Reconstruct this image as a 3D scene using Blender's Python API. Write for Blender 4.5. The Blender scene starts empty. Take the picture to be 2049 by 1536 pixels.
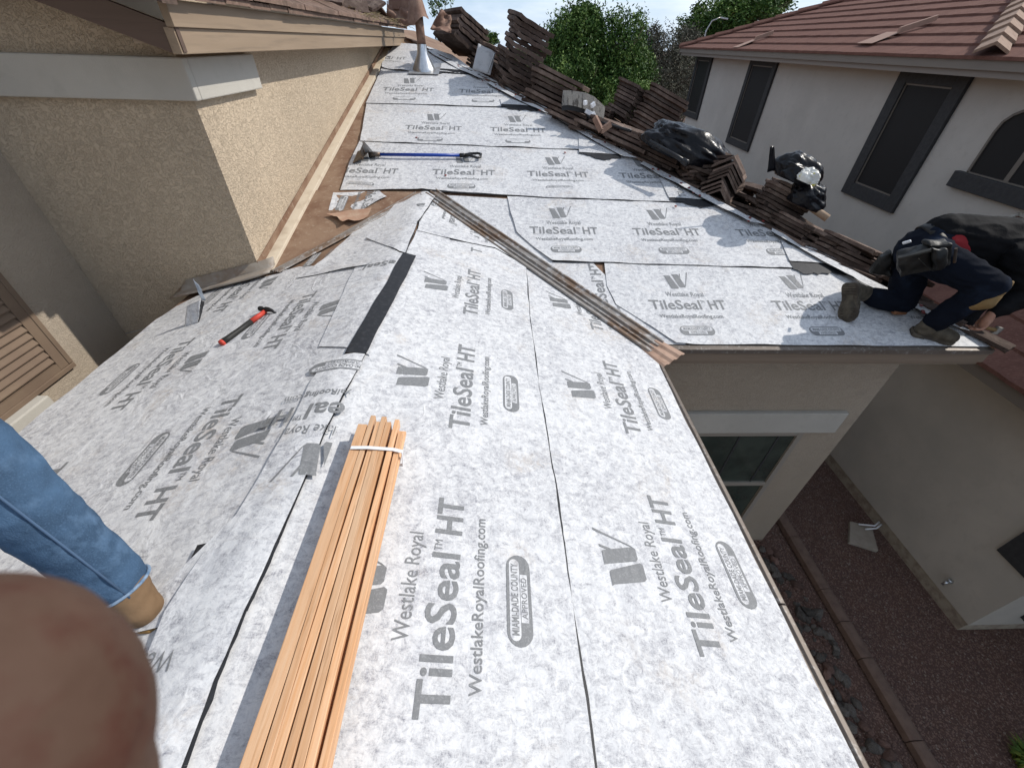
import bpy, bmesh, math, random
from mathutils import Vector, Matrix, noise as mnoise
from mathutils.geometry import delaunay_2d_cdt
random.seed(7)
R = math.radians
SC = bpy.context.scene
COL = SC.collection

# ------------------------------------------------------------------ camera, sky, sun, exposure
CZ = 4.64                                   # eye height above the side yard
FPX, PITCH, YAW, ROLL = 821.16, .69394, .04764, .03034
cy_, sy_, cp_, sp_, cr_, sr_ = math.cos(YAW), math.sin(YAW), math.cos(PITCH), math.sin(PITCH), math.cos(ROLL), math.sin(ROLL)
FW = Vector((sy_*cp_, cy_*cp_, -sp_))
_r = Vector((cy_, -sy_, 0)); _u = _r.cross(FW)
RT = _r*cr_ + _u*sr_
UP = -_r*sr_ + _u*cr_
CAM = Vector((0, 0, CZ))
cd = bpy.data.cameras.new('camera'); cam = bpy.data.objects.new('camera', cd); COL.objects.link(cam)
cd.sensor_width = 36; cd.lens = 36*FPX/2049; cd.clip_start = .005; cd.clip_end = 3000
m = Matrix((RT, UP, -FW)).transposed().to_4x4(); m.translation = CAM
cam.matrix_world = m
cd.dof.use_dof = True; cd.dof.focus_distance = 3.2; cd.dof.aperture_fstop = 19
SC.camera = cam
SUN = Vector((.72, .20, .66)).normalized()
w = bpy.data.worlds.new('World'); SC.world = w; w.use_nodes = True
nt = w.node_tree; nt.nodes.clear()
out = nt.nodes.new('ShaderNodeOutputWorld'); bg = nt.nodes.new('ShaderNodeBackground')
sky = nt.nodes.new('ShaderNodeTexSky'); sky.sky_type = 'NISHITA'; sky.sun_disc = False
sky.sun_elevation = math.asin(SUN.z); sky.sun_rotation = math.atan2(SUN.x, SUN.y)
sky.air_density = 1.0; sky.dust_density = .6; sky.ozone_density = 2.0
tc = nt.nodes.new('ShaderNodeTexCoord'); mp = nt.nodes.new('ShaderNodeMapping'); mp.inputs['Scale'].default_value = (1.2, 1.2, 5.5)
nz = nt.nodes.new('ShaderNodeTexNoise'); nz.inputs['Scale'].default_value = 2.6; nz.inputs['Detail'].default_value = 9; nz.inputs['Roughness'].default_value = .58
cr = nt.nodes.new('ShaderNodeValToRGB'); cr.color_ramp.elements[0].position = .36; cr.color_ramp.elements[1].position = .66
cr.color_ramp.elements[1].color = (.85, .85, .85, 1)
mx = nt.nodes.new('ShaderNodeMixRGB'); mx.inputs[2].default_value = (7.6, 8.2, 8.8, 1)
nt.links.new(tc.outputs['Generated'], mp.inputs[0]); nt.links.new(mp.outputs[0], nz.inputs[0]); nt.links.new(nz.outputs[0], cr.inputs[0])
sx_ = nt.nodes.new('ShaderNodeSeparateXYZ'); nt.links.new(tc.outputs['Generated'], sx_.inputs[0])
hz_ = nt.nodes.new('ShaderNodeMapRange'); hz_.inputs[1].default_value = .0; hz_.inputs[2].default_value = .30; hz_.inputs[3].default_value = .85; hz_.inputs[4].default_value = 0
nt.links.new(sx_.outputs[2], hz_.inputs[0])
mh = nt.nodes.new('ShaderNodeMixRGB'); mh.inputs[2].default_value = (3.7, 5.1, 7.2, 1); nt.links.new(hz_.outputs[0], mh.inputs[0]); nt.links.new(sky.outputs[0], mh.inputs[1])
nt.links.new(cr.outputs[0], mx.inputs[0]); nt.links.new(mh.outputs[0], mx.inputs[1]); nt.links.new(mx.outputs[0], bg.inputs[0])
nt.links.new(bg.outputs[0], out.inputs[0]); bg.inputs[1].default_value = .138
ld = bpy.data.lights.new('sun', 'SUN'); ld.energy = 3.7; ld.angle = R(.6); ld.color = (1, .945, .87)
sun = bpy.data.objects.new('sun', ld); COL.objects.link(sun); sun.rotation_euler = SUN.to_track_quat('Z', 'Y').to_euler()
SC.view_settings.view_transform = 'Standard'; SC.view_settings.look = 'None'; SC.view_settings.gamma = 1
SC.view_settings.exposure = 0.0
SC.render.engine = 'CYCLES'

# ------------------------------------------------------------------ measuring helpers (photo point -> point on a real plane)
def ray(px, py): return (FW*FPX + RT*(px-1024.5) - UP*(py-768)).normalized()
def hit(px, py, pl):                        # pl = (a,b,c,d): a x + b y + c z = d
    d = ray(px, py); n = Vector(pl[:3]); t = (pl[3]-n.dot(CAM))/n.dot(d)
    return CAM + d*t
def aty(px, py, y): return hit(px, py, (0, 1, 0, y))
def atx(px, py, x): return hit(px, py, (1, 0, 0, x))
def atz(px, py, z): return hit(px, py, (0, 0, 1, z))
S1, S2 = .22445, .25412
XE, YE, XH, XR, YA, XW = 1.05616, 2.29918, 3.52926, -.692976, 4.27954, -1.833584
K = 1.37452; S3 = S1*K
ZE = CZ-1.6; ZR = ZE+S2*(XE-XR)
P1 = (0, -S1, 1, ZE-S1*YE)                  # large roof slope, facing the camera
P2 = (S2, 0, 1, ZE+S2*XE)                   # right slope of the near gable
P2L = (-S2, 0, 1, ZR-S2*XR)                 # left slope of the near gable
P3 = (S3, 0, 1, ZE+S3*XH)                   # slope beyond the hip
XL = XR-(XE-XR)
def zR1(x, y): return ZE+S1*(y-YE)
def zRG(x, y):                              # near gable, ridge rounded a little
    a = abs(x-XR); a = math.sqrt(a*a+.0009)-.01
    return ZR-S2*a
def zR3(x, y): return ZE+S3*(XH-x)
def hipat(pxx):                             # point of the hip line under photo column pxx
    a, b = 0., 5.6
    for _ in range(50):
        m_ = (a+b)/2; P = Vector((XH-m_, YE+K*m_, ZE+S3*m_))-CAM
        x = 1024.5+FPX*P.dot(RT)/P.dot(FW)
        if x > pxx: a = m_
        else: b = m_
    return Vector((XH-a, YE+K*a, ZE+S3*a))

# ------------------------------------------------------------------ materials
def mat(name, col, rough=.8, bump=None, var=None, metal=0, spec=.3, obj_rand=0, coat=0, stretch=None, speck=None, sheen=0):
    """col base; bump=(scale,strength,distance); var=(scale,col2,lo,hi); stretch=(x,y,z) mapping; speck=(scale,col,thr)"""
    M = bpy.data.materials.new(name); M.use_nodes = True; t = M.node_tree; b = t.nodes['Principled BSDF']
    b.inputs['Roughness'].default_value = rough; b.inputs['Metallic'].default_value = metal
    b.inputs['Specular IOR Level'].default_value = spec
    if coat: b.inputs['Coat Weight'].default_value = coat
    c = t.nodes.new('ShaderNodeRGB'); c.outputs[0].default_value = (*col, 1); cur = c.outputs[0]
    tcn = t.nodes.new('ShaderNodeTexCoord'); vec = tcn.outputs['Object']
    if stretch:
        mpn = t.nodes.new('ShaderNodeMapping'); mpn.inputs['Scale'].default_value = stretch
        t.links.new(vec, mpn.inputs[0]); vec = mpn.outputs[0]
    def noise(sc, det=6, ro=.6):
        n = t.nodes.new('ShaderNodeTexNoise'); n.inputs['Scale'].default_value = sc; n.inputs['Detail'].default_value = det
        n.inputs['Roughness'].default_value = ro; t.links.new(vec, n.inputs[0]); return n.outputs[0]
    def ramp(s, lo, hi):
        r_ = t.nodes.new('ShaderNodeMapRange'); r_.inputs[1].default_value = lo; r_.inputs[2].default_value = hi
        t.links.new(s, r_.inputs[0]); return r_.outputs[0]
    def mix(f, a, c2):
        m_ = t.nodes.new('ShaderNodeMixRGB'); t.links.new(f, m_.inputs[0]); t.links.new(a, m_.inputs[1]); m_.inputs[2].default_value = (*c2, 1); return m_.outputs[0]
    if var:
        vs = var if isinstance(var, list) else [var]
        for (sc, c2, lo, hi) in vs: cur = mix(ramp(noise(sc), lo, hi), cur, c2)
    if speck:
        v = t.nodes.new('ShaderNodeTexVoronoi'); v.inputs['Scale'].default_value = speck[0]; t.links.new(vec, v.inputs[0])
        cur = mix(ramp(v.outputs['Color'], speck[2], speck[2]+.05), cur, speck[1])
    if obj_rand:
        oi = t.nodes.new('ShaderNodeObjectInfo'); h = t.nodes.new('ShaderNodeHueSaturation')
        mr = t.nodes.new('ShaderNodeMapRange'); mr.inputs[3].default_value = 1-obj_rand; mr.inputs[4].default_value = 1+obj_rand
        t.links.new(oi.outputs['Random'], mr.inputs[0]); t.links.new(mr.outputs[0], h.inputs['Value']); t.links.new(cur, h.inputs['Color']); cur = h.outputs[0]
    t.links.new(cur, b.inputs['Base Color'])
    if bump:
        bs = bump if isinstance(bump, list) else [bump]; prev = None
        for (sc, st, di) in bs:
            bn = t.nodes.new('ShaderNodeBump'); bn.inputs['Strength'].default_value = st; bn.inputs['Distance'].default_value = di
            t.links.new(noise(sc, 5, .55), bn.inputs['Height'])
            if prev: t.links.new(prev, bn.inputs['Normal'])
            prev = bn.outputs[0]
        t.links.new(prev, b.inputs['Normal'])
    return M

def stucco_mat(name, c1, c2, sc=34, st=.9, di=.012, stretch=(1, 1, 1.0)):
    M = mat(name, c1, .92, var=[(.8, tuple(v*.80 for v in c1), .48, .75), (1.3, c2, .35, .7), (9, tuple(v*.86 for v in c1), .55, .75)], spec=.1)
    t = M.node_tree; b = t.nodes['Principled BSDF']
    tcn = t.nodes.new('ShaderNodeTexCoord'); mpn = t.nodes.new('ShaderNodeMapping'); mpn.inputs['Scale'].default_value = stretch
    t.links.new(tcn.outputs['Object'], mpn.inputs[0])
    n = t.nodes.new('ShaderNodeTexNoise'); n.inputs['Scale'].default_value = sc; n.inputs['Detail'].default_value = 2.5
    n.inputs['Distortion'].default_value = 1.5; t.links.new(mpn.outputs[0], n.inputs[0])
    r_ = t.nodes.new('ShaderNodeValToRGB'); e = r_.color_ramp.elements; e[0].position = .44; e[1].position = .53
    t.links.new(n.outputs[0], r_.inputs[0])
    n2 = t.nodes.new('ShaderNodeTexNoise'); n2.inputs['Scale'].default_value = 260; t.links.new(mpn.outputs[0], n2.inputs[0])
    ad = t.nodes.new('ShaderNodeMath'); ad.operation = 'MULTIPLY_ADD'; ad.inputs[1].default_value = .25
    t.links.new(n2.outputs[0], ad.inputs[0]); t.links.new(r_.outputs[0], ad.inputs[2])
    bp = t.nodes.new('ShaderNodeBump'); bp.inputs['Strength'].default_value = st; bp.inputs['Distance'].default_value = di
    t.links.new(ad.outputs[0], bp.inputs['Height']); t.links.new(bp.outputs[0], b.inputs['Normal'])
    return M

def fleece_mat(name, ink=None):
    """white non-woven facing over dark butyl: blotches of thin fibre; ink = print colour"""
    M = bpy.data.materials.new(name); M.use_nodes = True; t = M.node_tree; b = t.nodes['Principled BSDF']
    b.inputs['Roughness'].default_value = .62; b.inputs['Specular IOR Level'].default_value = .35
    tcn = t.nodes.new('ShaderNodeTexCoord')
    def nz_(sc, det, ro, stretch=(1, 1, 1), dist=0, rot=(0, 0, 0)):
        mpn = t.nodes.new('ShaderNodeMapping'); mpn.inputs['Scale'].default_value = stretch; mpn.inputs['Rotation'].default_value = rot
        t.links.new(tcn.outputs['Object'], mpn.inputs[0])
        n = t.nodes.new('ShaderNodeTexNoise'); n.inputs['Scale'].default_value = sc; n.inputs['Detail'].default_value = det
        n.inputs['Roughness'].default_value = ro; n.inputs['Distortion'].default_value = dist
        t.links.new(mpn.outputs[0], n.inputs[0]); return n.outputs[0]
    def rmp(s, lo, hi, a=0., c=1.):
        r_ = t.nodes.new('ShaderNodeMapRange'); r_.inputs[1].default_value = lo; r_.inputs[2].default_value = hi
        r_.inputs[3].default_value = a; r_.inputs[4].default_value = c
        t.links.new(s, r_.inputs[0]); return r_.outputs[0]
    def mth(op, a, c):
        q = t.nodes.new('ShaderNodeMath'); q.operation = op
        for i, v in enumerate((a, c)):
            if isinstance(v, (int, float)): q.inputs[i].default_value = v
            else: t.links.new(v, q.inputs[i])
        return q.outputs[0]
    def mixc(f, a, c2):
        m_ = t.nodes.new('ShaderNodeMixRGB'); t.links.new(f, m_.inputs[0])
        for i, v in ((1, a), (2, c2)):
            if isinstance(v, tuple): m_.inputs[i].default_value = (*v, 1)
            else: t.links.new(v, m_.inputs[i])
        return m_.outputs[0]
    blot = nz_(27, 10, .80, (1, 1.3, 1), .6)
    big = nz_(2.2, 4, .6)
    f = rmp(mth('ADD', mth('MULTIPLY', blot, .84), mth('MULTIPLY', big, .16)), .455, .63)
    fib = rmp(mth('ADD', mth('MULTIPLY', nz_(100, 6, .8, (3.2, .8, 1), 1.0), .5), mth('MULTIPLY', nz_(100, 6, .8, (.8, 3.2, 1), 1.0), .5)), .43, .57)
    thin = mth('MULTIPLY', f, mth('ADD', mth('MULTIPLY', fib, .85), .20))
    white = mixc(rmp(nz_(60, 4, .7, (1, 1, 1), 1.5), .3, .7), (.58, .59, .605), (.715, .715, .71))
    white = mixc(rmp(nz_(11, 6, .7, (1.8, .6, 1), 1.2), .48, .68, 0, .42), white, (.40, .41, .44))
    c = mixc(thin, white, (.14, .14, .175))
    dirt = mth('MULTIPLY', rmp(nz_(3.1, 3, .5, (1, 1, 1), .8), .56, .70, 0, 1), rmp(nz_(28, 5, .7, (1, 1, 1), 1.5), .42, .66, 0, .55))
    c = mixc(dirt, c, (.42, .34, .26))
    if ink:
        worn = rmp(nz_(120, 6, .8, (1, 1, 1), 1.0), .50, .72, 0, .55)
        c2 = mixc(worn, (.185, .19, .195), (.46, .465, .47))
        c = c2
    t.links.new(c, b.inputs['Base Color'])
    cn = nz_(2.3, 3, .5, (1, 1, 1), 1.2); ab = mth('ABSOLUTE', mth('SUBTRACT', cn, .5), 0)
    crs = mth('MULTIPLY', rmp(ab, 0, .03, 1, 0), rmp(nz_(1.1, 2, .5, (1, 1, 1), 0), .54, .66))
    cn2 = nz_(3.5, 1, .5, (1.6, .5, 1), .2); ab2 = mth('ABSOLUTE', mth('SUBTRACT', cn2, .5), 0)
    crs2 = mth('MULTIPLY', rmp(ab2, 0, .035, .7, 0), rmp(nz_(1.3, 2, .5, (1, 1, 1), 0), .52, .66))
    bc2 = t.nodes.new('ShaderNodeBump'); bc2.inputs['Strength'].default_value = .35; bc2.inputs['Distance'].default_value = .006
    t.links.new(mth('ADD', crs, crs2), bc2.inputs['Height'])
    bp = t.nodes.new('ShaderNodeBump'); bp.inputs['Strength'].default_value = .28; bp.inputs['Distance'].default_value = .003
    t.links.new(nz_(85, 7, .75, (1, 1.5, 1), 1.5), bp.inputs['Height']); t.links.new(bc2.outputs[0], bp.inputs['Normal'])
    bp2 = t.nodes.new('ShaderNodeBump'); bp2.inputs['Strength'].default_value = .5; bp2.inputs['Distance'].default_value = .02
    t.links.new(nz_(7, 3, .5, (1, 1, 1), 1.2), bp2.inputs['Height']); t.links.new(bp.outputs[0], bp2.inputs['Normal'])
    t.links.new(bp2.outputs[0], b.inputs['Normal'])
    return M

def wood_mat(name, c1, c2, axis=1, sc=1.0, rnd=.12):
    st = [26*sc, 26*sc, 26*sc]; st[axis] = 1.1*sc
    M = mat(name, c1, .6, bump=(3.0, .25, .002), var=[(1.0, c2, .40, .66), (3.2, tuple(v*.72 for v in c1), .52, .72), (.45, tuple(v*.9 for v in c2), .5, .7)], stretch=tuple(st), obj_rand=rnd)
    return M

FLEECE = fleece_mat('white_fleece_underlayment'); INK = fleece_mat('grey_print', True)
BUTYL = mat('black_butyl', (.018, .019, .022), .55, bump=(120, .3, .002), var=(40, (.035, .036, .04), .5, .7))
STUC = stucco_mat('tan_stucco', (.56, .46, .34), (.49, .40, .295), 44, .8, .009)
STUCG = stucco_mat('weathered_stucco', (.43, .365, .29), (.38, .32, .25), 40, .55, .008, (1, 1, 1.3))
STUCN = stucco_mat('neighbour_stucco', (.52, .49, .45), (.47, .445, .41), 70, .3, .003)
STUCD = stucco_mat('lower_neighbour_stucco', (.52, .48, .42), (.42, .395, .35), 55, .3, .003, (1, 1, 3))
BAND = stucco_mat('cream_trim', (.50, .48, .43), (.45, .43, .385), 90, .3, .003)
FASC = wood_mat('tan_painted_fascia', (.30, .225, .155), (.25, .185, .125), 1, .5, 0)
FASCX = wood_mat('tan_painted_fascia_front', (.26, .20, .15), (.22, .17, .125), 0, .5, 0)
DARKB = wood_mat('dark_brown_board', (.09, .06, .045), (.12, .08, .06), 0, .5, 0)
DECK = mat('bare_brown_sheathing', (.25, .165, .11), .85, bump=[(40, .4, .004), (6, .4, .01)], var=[(4, (.17, .095, .06), .42, .62), (25, (.33, .25, .18), .55, .75)])
GALV = mat('galvanised_metal', (.42, .42, .42), .42, bump=(8, .15, .004), var=[(9, (.25, .22, .19), .45, .7), (60, (.5, .5, .5), .5, .7)], metal=.7)
RUST = mat('rust_painted_metal', (.20, .12, .09), .7, bump=(10, .2, .004), var=[(6, (.30, .20, .15), .45, .65), (30, (.15, .09, .065), .55, .7)], metal=.2)
VALM = mat('weathered_valley_metal', (.27, .25, .23), .5, bump=(14, .2, .004), var=[(3.2, (.19, .13, .09), .44, .60), (18, (.46, .45, .44), .52, .7), (60, (.17, .13, .10), .6, .75)], metal=.3)
EDGE = mat('drip_edge_paint', (.15, .125, .105), .5, var=[(5, (.13, .105, .085), .45, .65), (40, (.28, .26, .24), .55, .7)], metal=.2, bump=(20, .2, .003))
CHROME = mat('new_galvanised', (.62, .64, .66), .28, metal=.9, var=(20, (.5, .52, .54), .4, .7), bump=(8, .1, .003))
TILE = mat('brown_concrete_tile', (.10, .072, .060), .92, spec=.1, bump=[(60, .6, .004), (8, .3, .004)], var=[(7, (.19, .145, .12), .45, .68), (45, (.06, .042, .035), .52, .7)], obj_rand=.45)
TILEN = mat('red_brown_roof_tile', (.155, .078, .060), .9, spec=.1, bump=[(60, .5, .004)], var=[(2.4, (.12, .058, .046), .4, .65), (30, (.21, .115, .09), .52, .72)], stretch=(1, 3, 1))
TILEC = mat('pale_cap_tile', (.33, .23, .17), .85, bump=(50, .5, .004), var=(9, (.25, .16, .115), .4, .65), stretch=(4, 1, 1))
TILEO = mat('old_brown_tile', (.19, .125, .095), .9, bump=[(50, .7, .006)], var=[(8, (.12, .08, .06), .42, .6), (30, (.26, .19, .15), .55, .75)])
CHARC = mat('charcoal_trim', (.035, .035, .037), .7, var=(20, (.045, .045, .047), .4, .6))
SCREEN = mat('dark_sun_screen', (.010, .010, .011), .6, bump=(500, .3, .001))
SCRFR = mat('beige_screen_frame', (.16, .14, .12), .5)
GLASS = mat('green_window_glass', (.055, .07, .058), .06, spec=.8, var=(3, (.035, .045, .038), .4, .6))
GRAVEL = mat('gravel', (.12, .07, .055), .95, bump=[(34, 1.0, .03)], var=[(5, (.11, .07, .06), .4, .7)], speck=(95, (.22, .14, .11), .66))
CONC = mat('concrete', (.33, .29, .24), .9, bump=(40, .3, .003), var=(8, (.26, .22, .18), .4, .7))
CURB = mat('brown_concrete_curb', (.17, .115, .09), .9, bump=(60, .5, .004), var=(12, (.12, .08, .065), .4, .7))
ROCKG = mat('grey_rock', (.115, .10, .085), .9, bump=(18, .8, .02), var=(9, (.19, .18, .17), .45, .7), obj_rand=.4)
ROCKR = mat('red_rock', (.20, .125, .10), .9, bump=(18, .8, .02), var=(9, (.13, .08, .07), .45, .7), obj_rand=.4)
LUMB = wood_mat('fresh_fir_batten', (.58, .315, .155), (.67, .44, .27), 1, 2.2, .16)
WHITEP = mat('white_plastic', (.75, .76, .78), .35)
BLACKP = mat('black_plastic', (.016, .016, .018), .35)
BAGM = mat('black_trash_bag', (.005, .005, .007), .30, bump=[(7, .5, .02), (24, .4, .008)], spec=.25)
WBAG = mat('white_clear_bag', (.62, .62, .58), .3, bump=(25, .8, .01), var=(12, (.62, .56, .12), .60, .64))
BLUEP = mat('blue_fibreglass', (.012, .05, .30), .3)
STEEL = mat('worn_dark_steel', (.10, .085, .075), .45, metal=.7, var=(20, (.16, .10, .06), .5, .7), bump=(30, .2, .002))
REDG = mat('red_rubber', (.50, .055, .035), .5, bump=(90, .3, .002))
BLKG = mat('black_rubber', (.022, .022, .02), .55, bump=(90, .3, .002))
REDCAP = mat('red_plastic_cap', (.20, .03, .025), .4)
BUCK = mat('galvanised_sheet_panel', (.42, .42, .43), .5, var=(14, (.30, .30, .31), .5, .68), bump=(15, .2, .004))
SHUT = mat('brown_shutter', (.17, .12, .085), .75, bump=(60, .3, .002), var=(5, (.20, .145, .10), .4, .7))  # brown, made darker so the shade on the shutters sits in the colour
LEAF = [mat('leaf_a', (.075, .14, .03), .6, spec=.2), mat('leaf_b', (.03, .07, .014), .6, spec=.2), mat('leaf_c', (.13, .20, .045), .6, spec=.2)]
LEAFG = [mat('leaf_dry', (.10, .10, .07), .8), mat('leaf_dry_b', (.07, .065, .05), .8), mat('leaf_dry_c', (.13, .12, .09), .8)]
BARK = mat('bark', (.10, .075, .055), .9, bump=(20, .7, .02))

# ------------------------------------------------------------------ mesh helpers
def link(name, me, m_, parent=None, kind=None):
    o = bpy.data.objects.new(name, me); COL.objects.link(o)
    if m_ is not None:
        for x in (m_ if isinstance(m_, (list, tuple)) else [m_]): me.materials.append(x)
    if parent is not None:
        p = parent; off = Vector((0, 0, 0)); rot = Matrix.Identity(4)
        ch = []
        while p is not None: ch.append(p); p = p.parent
        mw = Matrix.Identity(4)
        for q in reversed(ch): mw = mw @ Matrix.LocRotScale(q.location, q.rotation_euler, q.scale)
        me.transform(mw.inverted()); o.parent = parent
    if kind: o['kind'] = kind
    return o
def thing(name, label, cat, loc=(0, 0, 0), group=None, rot=(0, 0, 0)):
    o = bpy.data.objects.new(name, None); COL.objects.link(o); o.location = loc; o.rotation_euler = rot
    o.empty_display_size = .1
    o['label'] = label; o['category'] = cat
    if group: o['group'] = group
    return o
def tag(o, label, cat, group=None):
    o['label'] = label; o['category'] = cat
    if group: o['group'] = group
    return o
class MB:
    def __init__(s): s.v = []; s.f = []; s.mi = []; s.sm = False
    def add(s, vs, fs, mi=0):
        n = len(s.v); s.v += [tuple(v) for v in vs]; s.f += [tuple(i+n for i in f) for f in fs]; s.mi += [mi]*len(fs); return s
    def box(s, a, b, mi=0):
        (x0, y0, z0), (x1, y1, z1) = a, b
        vs = [(x0, y0, z0), (x1, y0, z0), (x1, y1, z0), (x0, y1, z0), (x0, y0, z1), (x1, y0, z1), (x1, y1, z1), (x0, y1, z1)]
        return s.add(vs, [(0, 3, 2, 1), (4, 5, 6, 7), (0, 1, 5, 4), (1, 2, 6, 5), (2, 3, 7, 6), (3, 0, 4, 7)], mi)
    def prism(s, poly, d, mi=0):            # poly of 3-D points extruded by vector d
        n = len(poly); d = Vector(d); vs = [Vector(p) for p in poly]+[Vector(p)+d for p in poly]
        return s.add(vs, [tuple(range(n-1, -1, -1)), tuple(range(n, 2*n))]+[(i, (i+1) % n, (i+1) % n+n, i+n) for i in range(n)], mi)
    def bar(s, a, b, wd, h, up=(0, 0, 1), mi=0):     # rectangular bar from a to b
        a = Vector(a); b = Vector(b); d = (b-a).normalized(); up = Vector(up); sx = d.cross(up).normalized(); u = sx.cross(d).normalized()
        q = [a+sx*(i*wd/2)+u*(j*h/2) for i, j in ((-1, -1), (1, -1), (1, 1), (-1, 1))]
        return s.prism(q, b-a, mi)
    def tube(s, pts, rad, n=10, mi=0, cap=True):
        pts = [Vector(p) for p in pts]; rr = rad if isinstance(rad, (list, tuple)) else [rad]*len(pts)
        rings = []; ref = None
        for i, p in enumerate(pts):
            d = (pts[min(i+1, len(pts)-1)]-pts[max(i-1, 0)])
            if d.length < 1e-9: d = Vector((0, 0, 1))
            d.normalize()
            if ref is None: ref = d.orthogonal().normalized()
            ref = (ref-d*ref.dot(d)); ref = ref.normalized() if ref.length > 1e-6 else d.orthogonal().normalized()
            v2 = d.cross(ref); rings.append([p+(ref*math.cos(2*math.pi*k/n)+v2*math.sin(2*math.pi*k/n))*rr[i] for k in range(n)])
        vs = [v for r_ in rings for v in r_]; fs = []
        for i in range(len(rings)-1):
            for k in range(n): fs.append((i*n+k, i*n+(k+1) % n, (i+1)*n+(k+1) % n, (i+1)*n+k))
        if cap: fs += [tuple(range(n-1, -1, -1)), tuple((len(rings)-1)*n+k for k in range(n))]
        return s.add(vs, fs, mi)
    def me(s, name, smooth=False):
        me = bpy.data.meshes.new(name); me.from_pydata(s.v, [], s.f); me.update()
        bm = bmesh.new(); bm.from_mesh(me); bmesh.ops.recalc_face_normals(bm, faces=bm.faces[:]); bm.to_mesh(me); bm.free()
        for p, i in zip(me.polygons, s.mi): p.material_index = i; p.use_smooth = smooth or s.sm
        return me
    def build(s, name, m_, parent=None, smooth=False, bevel=0, kind=None):
        me = s.me(name, smooth); o = link(name, me, m_, parent, kind)
        if bevel:
            b = o.modifiers.new('bevel', 'BEVEL'); b.width = bevel; b.segments = 2; b.limit_method = 'ANGLE'; b.angle_limit = R(40)
        return o
def nz3(p, s=1, seed=0): return mnoise.noise(Vector((p[0]*s+seed*7.13, p[1]*s-seed*3.7, (p[2] if len(p) > 2 else 0)*s+seed)))

# ------------------------------------------------------------------ lettering
_tx = {}
def text2d(s_, bold):
    """outline letters as flat triangles, box normalised to width 1"""
    k = (s_, bold)
    if k in _tx: return _tx[k]
    cu = bpy.data.curves.new('letters', 'FONT'); cu.body = s_; cu.resolution_u = 3; cu.offset = bold; cu.space_character = 1.02 if bold > .01 else 1.0
    ob = bpy.data.objects.new('letters', cu); COL.objects.link(ob)
    bpy.context.view_layer.update()
    me = bpy.data.meshes.new_from_object(ob.evaluated_get(bpy.context.evaluated_depsgraph_get()))
    vs = [(v.co.x, v.co.y) for v in me.vertices]; fs = [tuple(p.vertices) for p in me.polygons]
    bpy.data.objects.remove(ob); bpy.data.curves.remove(cu); bpy.data.meshes.remove(me)
    x0 = min(v[0] for v in vs); x1 = max(v[0] for v in vs)
    cap = .70
    vs = [((x-x0)/(x1-x0), y/cap) for x, y in vs]
    _tx[k] = (vs, fs); return _tx[k]
def capsule2d(x0, y0, x1, y1):
    r_ = (y1-y0)/2; cyy = (y0+y1)/2; p = []
    for k in range(9):
        a = -math.pi/2+math.pi*k/8; p.append((x1-r_+r_*math.cos(a), cyy+r_*math.sin(a)))
    for k in range(9):
        a = math.pi/2+math.pi*k/8; p.append((x0+r_+r_*math.cos(a), cyy+r_*math.sin(a)))
    return p
def logo_shapes(parts='WRTUC', fine=True):
    """list of (verts, faces, material index, lift) in logo units (metres)"""
    L = []
    def txt(s_, bold, u0, u1, v, h, mi=0, lift=0): 
        vs, fs = text2d(s_, bold); L.append(([(u0+x*(u1-u0), v+y*h) for x, y in vs], fs, mi, lift))
    if 'W' in parts:
        def q(u, v): return (.205+u*.225, .205+v*.175)
        for pl in ([(0, .80), (.03, .74), (.12, .06), (.16, 0), (.40, 0), (.43, .06), (.26, .76), (.23, .80)],
                   [(.34, .88), (.36, .80), (.46, .12), (.50, .08), (.68, .08), (.71, .14), (.60, .82), (.58, .88)],
                   [(.955, 1), (1.0, 1), (.735, .18), (.69, .10)], [(.655, .92), (.70, .92), (.635, .66), (.60, .70)]):
            L.append(([q(*p) for p in pl], [tuple(range(len(pl)))], 0, 0))
    if 'R' in parts: txt('Westlake Royal', 0.0, .165, .485, .125, .046)
    if 'T' in parts: txt('TileSeal', .017, 0, .425, 0, .088); txt('TM', .0, .432, .468, .06, .025); txt('HT', .022, .492, .63, 0, .088)
    if 'U' in parts: txt('WestlakeRoyalRoofing.com', .008, .05, .565, -.082, .034)
    if 'C' in parts:
        p = capsule2d(.17, -.235, .445, -.155); L.append((p, [tuple(range(len(p)))], 0, 0))
        p = capsule2d(.185, -.198, .43, -.164); L.append((p, [tuple(range(len(p)))], 1, .0006))
        L.append(([(.235, -.224), (.38, -.224), (.38, -.200), (.235, -.200)], [(0, 1, 2, 3)], 1, .0006))
        if fine:
            txt('MIAMI-DADE COUNTY', .02, .20, .415, -.192, .022, 0, .0012); txt('APPROVED', .01, .245, .37, -.221, .018, 0, .0012)
    return L
def clip_bm(bm, poly):
    n = len(poly); c = Vector((sum(p[0] for p in poly)/n, sum(p[1] for p in poly)/n, 0))
    for i in range(n):
        a = Vector((*poly[i][:2], 0)); b = Vector((*poly[(i+1) % n][:2], 0)); d = b-a; nn = Vector((-d.y, d.x, 0))
        if nn.dot(c-a) > 0: nn = -nn
        bmesh.ops.bisect_plane(bm, geom=bm.verts[:]+bm.edges[:]+bm.faces[:], plane_co=a, plane_no=nn, clear_outer=True)
def letters(surf, logos, clip, parent, split_x=None):
    """logos: (origin xy, u dir xy, v dir xy, su, sv, parts, fine)"""
    for l_ in logos:
        for nm_, keep in (('logo_mark', 'W'), ('small_lettering', 'R'), ('large_lettering', 'T'), ('web_lettering', 'U'), ('approval_badge', 'C')):
            ps = ''.join(c for c in l_[5] if c in keep)
            if ps: _letters(surf, [l_[:5]+(ps,)+l_[6:]], clip, parent, split_x, nm_)
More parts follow.
